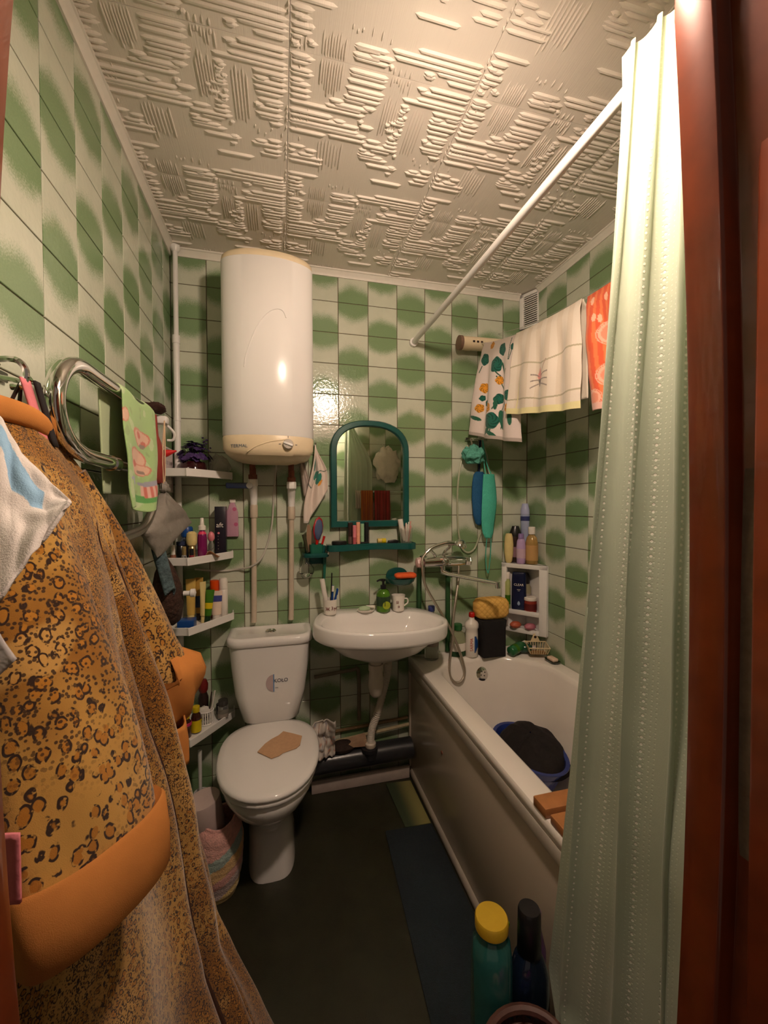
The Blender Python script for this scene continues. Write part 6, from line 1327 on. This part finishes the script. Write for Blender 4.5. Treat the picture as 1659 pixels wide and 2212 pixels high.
def tcol(u, w):
    x, z = u*0.32, w*0.46
    c = (0.74, 0.64, 0.60)
    def seg(x0, z0, x1, z1, t=0.0028):
        dx, dz = x1-x0, z1-z0; k = max(0, min(1, ((x-x0)*dx + (z-z0)*dz)/(dx*dx+dz*dz))); return math.hypot(x-x0-k*dx, z-z0-k*dz) < t
    for s_ in ((.155,.15,.225,.215), (.225,.215,.245,.30), (.27,.01,.255,.10), (.24,.14,.215,.215), (.10,.235,.12,.30), (.18,.255,.15,.32), (.215,.27,.19,.33), (.15,.40,.14,.44), (.20,.36,.19,.41), (.26,.10,.285,.05), (.08,.19,.09,.25), (.03,.12,.02,.15), (.16,.17,.20,.24)):
        if seg(*s_): c = STEM
    for cx, cz, r, col_ in ((.045,.085,.036,GRN), (.20,.05,.035,GRN), (.155,.115,.044,GRN), (.285,.05,.018,GRN), (.055,.225,.030,OR_), (.175,.19,.024,OR_), (.175,.275,.030,GRN), (.27,.26,.032,GRN), (.295,.235,.025,GRN), (.045,.325,.026,OR_), (.115,.315,.032,OR_), (.265,.315,.026,OR_), (.145,.375,.046,GRN), (.20,.345,.022,GRN), (.095,.02,.022,OR_), (.05,.275,.018,GRN), (.085,.295,.020,GRN)):
        c = flower(c, x, z, cx, cz, r, col_)
    for cx, cz, a, l in ((.205,.135,1.1,.03), (.195,.37,1.3,.045), (.145,.435,0.5,.03), (.12,.425,2.4,.03), (.03,.375,0.2,.03), (.27,.36,1.5,.03), (.16,.30,1.5,.025)):
        dx, dz = x-cx, z-cz; p = dx*math.cos(a)+dz*math.sin(a); q = -dx*math.sin(a)+dz*math.cos(a)
        if (p/l)**2 + (q/(l*0.32))**2 < 1: c = (0.02, 0.12, 0.07)
    if w > 0.965: c = (0.45, 0.38, 0.34)
    return c
t1 = T('flower_towel', 'white towel with dark green and orange flowers on the clothes line', 'towel', (1.44, -0.28, 1.65))
f1 = hang(-0.135, -0.418, lambda u: 0.455 + 0.02*u, lambda u, w: ((-0.055*(1-u)**1.3)*w, (0.035*(1-u) - 0.02*u)*w, 0), 0.012, 2.6, 0.6)
P('front_side', grid(f1, 200, 280, tcol), CLOTH, t1, thick=0.002, ang=80)
P('back_side', grid(back(f1, 0.75), 40, 40, lambda u, w: (0.70, 0.60, 0.55)), CLOTH, t1, thick=0.002, ang=80)
def t2col(u, w):
    x, z = u*0.36, w*0.36
    c = (0.76, 0.68, 0.58) if (u*6.5) % 1 < 0.5 else (0.70, 0.61, 0.50)
    if abs(z - 0.155 + 0.01*math.sin(u*9)) < 0.003 or abs(z - 0.30 + 0.006*math.sin(u*8)) < 0.003: c = (0.45, 0.40, 0.28)
    if w > 0.93 or (u < 0.22 and w > 0.55 and abs(x - 0.035 - 0.045*(1-w)) < 0.003): c = (0.74, 0.68, 0.36)
    dx, dz = (x-0.17)*0.85, (z-0.215)*0.85
    if abs(dx) + abs(dz)*0.7 < 0.021 and dz < 0.012: c = (0.75, 0.30, 0.27)
    if dz > 0.010 and abs(dx) < 0.016*(1-(dz-0.01)/0.030) and dz < 0.036: c = (0.16, 0.13, 0.11)
    for s_ in (-1, 1):
        for k in range(3):
            px = s_*dx
            if 0.010 < px < 0.042 and abs(dz - (0.000 + 0.012*k) - (0.35*(k-1)*(px-0.01) + 8*(px-0.025)**2)) < 0.0022: c = (0.30, 0.25, 0.22)
    if abs(dx - 0.012 + dz*0.45) < 0.002 and -0.05 < dz < -0.01: c = (0.45, 0.32, 0.26)
    return c
t2 = T('striped_towel', 'cream towel with a small pink embroidered flower on the clothes line', 'towel', (1.48, -0.62, 1.72))
f2 = hang(-0.42, -0.795, lambda u: 0.345 + 0.035*u, lambda u, w: (-0.010-0.018*(1-u)*w, (0.03*(1-u))*w, 0), 0.009, 3.2, 2.0)
P('front_side', grid(f2, 240, 240, t2col), CLOTH, t2, thick=0.0025, ang=80)
P('back_side', grid(back(f2, 0.9, 0.03), 40, 40, lambda u, w: (0.72, 0.64, 0.52)), CLOTH, t2, thick=0.0025, ang=80)
def t3col(u, w):
    x, z = u*0.25, w*0.40
    c = (0.66, 0.105, 0.045) if math.sin(u*60 + 3*math.sin(w*4)) > -0.2 else (0.74, 0.19, 0.07)
    for cx, cz, r in ((0.075, 0.155, 0.038), (0.07, 0.29, 0.038), (0.02, 0.36, 0.03), (0.16, 0.25, 0.04), (0.18, 0.1, 0.035)):
        q = math.hypot(x-cx, z-cz)
        if r*0.62 < q < r*(0.94+0.1*math.sin(q*900)): c = (0.78, 0.42, 0.30)
        elif q <= r*0.62: c = (0.74, 0.27, 0.17)
    for cx, cz in ((0.03, 0.03), (0.035, 0.09), (0.055, 0.10), (0.09, 0.04)):
        if ((x-cx)/0.008)**2 + ((z-cz)/0.014)**2 < 1: c = (0.78, 0.45, 0.30)
    if w > 0.94: c = (0.75, 0.45, 0.38)
    return c
t3 = T('red_towel', 'red and coral towel with pale rings on the clothes line by the curtain', 'towel', (1.5, -0.93, 1.68))
f3 = hang(-0.81, -1.05, lambda u: 0.40 + 0.01*u, lambda u, w: (0.0, -0.045*(1-u)*w, 0), 0.012, 2.0, 0.2)
P('front_side', grid(f3, 90, 130, t3col), CLOTH, t3, thick=0.0025, ang=80)
P('back_side', grid(back(f3, 0.9), 30, 30, lambda u, w: (0.62, 0.12, 0.06)), CLOTH, t3, thick=0.0025, ang=80)

# ------------------------------------------------------------------ things on the floor by the tub and the door
jug = T('yellow_lid_jug', 'teal plastic bottle with a wide yellow lid on the floor by the tub', 'bottle', (0.916, -1.205, 0.008))
jx, jy = 0.916, -1.207
P('body', lathe([(0.041, 0.008), (0.046, 0.014), (0.046, 0.30), (0.045, 0.385), (0.040, 0.425), (0.031, 0.438), (0.031, 0.45)], jx, jy, 0, 28), mat('teal_bottle', (0.02, 0.11, 0.10), 0.12, coat=0.4), jug)
P('lid', lathe([(0.034, 0.447), (0.0365, 0.450), (0.0365, 0.470), (0.034, 0.474), (0.0, 0.474)], jx, jy, 0, 32), mat('mustard_lid', (0.52, 0.33, 0.02), 0.35), jug)
kx, ky = 1.008, -1.212
bj = T('blue_black_bottle', 'dark blue bottle with a tall black cap on the floor beside the yellow lid bottle', 'bottle', (kx, ky, 0.008))
P('body', loft([rrect(kx-w_, kx+w_, ky-d_, ky+d_, min(w_, d_)*0.8, z) for w_, d_, z in ((0.038, 0.030, 0.008), (0.043, 0.034, 0.016), (0.044, 0.034, 0.28), (0.041, 0.033, 0.33), (0.030, 0.027, 0.365), (0.021, 0.021, 0.38))]), mat('deep_blue_bottle', (0.006, 0.012, 0.028), 0.14, coat=0.4), bj, ang=50)
P('cap', lathe([(0.0245, 0.375), (0.0265, 0.378), (0.025, 0.468), (0.0225, 0.474), (0.0, 0.474)], kx, ky, 0, 28), BLACKP, bj)
P('back_label', box(kx-0.03, kx-0.008, ky-0.0355, ky-0.034, 0.20, 0.25), LABELG, bj)
gbt = T('trigger_bottle', 'slim bottle with a lime green nozzle between the two large floor bottles', 'bottle', (0.965, -1.15, 0.008))
P('body', lathe([(0.024, 0.008), (0.028, 0.012), (0.028, 0.30), (0.014, 0.335), (0.013, 0.35)], 0.962, -1.148, 0, 20), mat('dark_green_bottle', (0.01, 0.04, 0.02), 0.2), gbt)
P('nozzle', bevel(prism([(0.94, 0.345), (0.975, 0.345), (0.990, 0.395), (0.976, 0.40), (0.93, 0.365)], -1.165, -1.130, 'y'), 0.004), mat('lime_nozzle', (0.13, 0.26, 0.012), 0.35), gbt)
P('tip', lathe([(0.008, 0), (0.006, 0.015)], seg=12).rot('Y', -50).mv(0.983, -1.148, 0.395), BLACKP, gbt)
S('purple_bottle', lathe([(0.026, 0.008), (0.03, 0.012), (0.03, 0.32), (0.018, 0.37), (0.018, 0.41), (0.0, 0.412)], 1.052, -1.165, 0, 20, 0.95, 0.9), mat('dull_purple', (0.13, 0.06, 0.16), 0.35), 'dull purple bottle on the floor behind the black cap bottle', 'bottle')
wk = T('wicker_basket', 'brown woven basket on the floor by the curtain in front of the bottles', 'basket', (0.925, -1.335, 0.008))
WK = mat('brown_wicker', (0.075, 0.028, 0.018), 0.6, var=0.3, scale=40)
bx, by = 0.925, -1.335
for i in range(26):
    a = 2*PI*i/26; P('stake', tube([(bx+0.062*math.cos(a), by+0.052*math.sin(a), 0.012), (bx+0.08*math.cos(a), by+0.066*math.sin(a), 0.325)], 0.0036, 6), WK, wk)
for k in range(13):
    r = 0.063 + 0.017*k/12; P('strand', tube([(bx + (r+0.0035*(1 if (i+k) % 2 else -1))*math.cos(2*PI*i/26), by + (r*0.83+0.0035*(1 if (i+k) % 2 else -1))*math.sin(2*PI*i/26), 0.018+0.0235*k) for i in range(26)], 0.0095, 6, True, 2), WK, wk)
P('rim', tube([(bx + 0.083*math.cos(2*PI*i/30), by + 0.069*math.sin(2*PI*i/30), 0.328) for i in range(30)], 0.0095, 8, True), WK, wk)
P('base', lathe([(0.062, 0.009), (0.062, 0.014)], bx, by, 0, 24, 1, 0.83), WK, wk)
S('magenta_cloth', crumple(0.955, -1.335, 0.275, 0.038, 0.03, 0.033, 5.5, 24, 0.4), mat('magenta_rag', (0.33, 0.05, 0.26), 0.8, bump=0.003, bscale=60), 'crumpled magenta cloth lying in the brown woven basket', 'cloth', ang=70)
S('cream_cloth', crumple(0.89, -1.335, 0.275, 0.032, 0.03, 0.028, 9.5, 24, 0.4), mat('cream_rag', (0.50, 0.37, 0.27), 0.85, bump=0.003, bscale=60), 'crumpled cream cloth lying in the brown woven basket', 'cloth', ang=70)

# ------------------------------------------------------------------ on the door wall, seen in the mirror
S('white_carrier_bag', crumple(1.50, -1.555, 1.58, 0.11, 0.035, 0.16, 7.3, 32, 0.3), mat('carrier_film', (0.72, 0.63, 0.54), 0.4, var=0.1), 'white plastic carrier bag hanging on the door wall over the tub', 'bag', ang=70)
S('bag_hook', tube([(1.46, -1.597, 1.93), (1.46, -1.56, 1.925), (1.46, -1.545, 1.90), (1.46, -1.55, 1.87)], [0.006, 0.005, 0.004, 0.004], 8), CHROME, 'small chrome hook on the door wall holding the carrier bag', 'hook')
S('bath_rail', tube([(1.20, -1.545, 1.50), (1.78, -1.545, 1.50)], 0.008, 10), CHROME, 'chrome towel bar on the door wall over the tub', 'towel bar')
for x0, x1, cols, lb in ((1.25, 1.36, ((0.42, 0.13, 0.03), (0.30, 0.06, 0.03)), 'orange and brown striped towel on the door wall bar'), (1.375, 1.52, ((0.34, 0.04, 0.035), (0.20, 0.03, 0.025)), 'dark red towel on the door wall bar'), (1.20, 1.245, ((0.6, 0.52, 0.44), (0.5, 0.42, 0.36)), 'small white cloth on the door wall bar')):
    L = 0.5 if x1 > 1.25 else 0.16
    S('bar_towel', grid(lambda u, w: Vector((x0 + (x1-x0)*u, -1.535 + 0.012*math.sin(u*14) * sst(w, 0.05, 0.4), 1.511 - L*w)), 40, 20, lambda u, w: cols[0] if (u*5) % 1 < 0.55 else cols[1]), CLOTH, lb, 'towel', thick=0.003, ang=80)
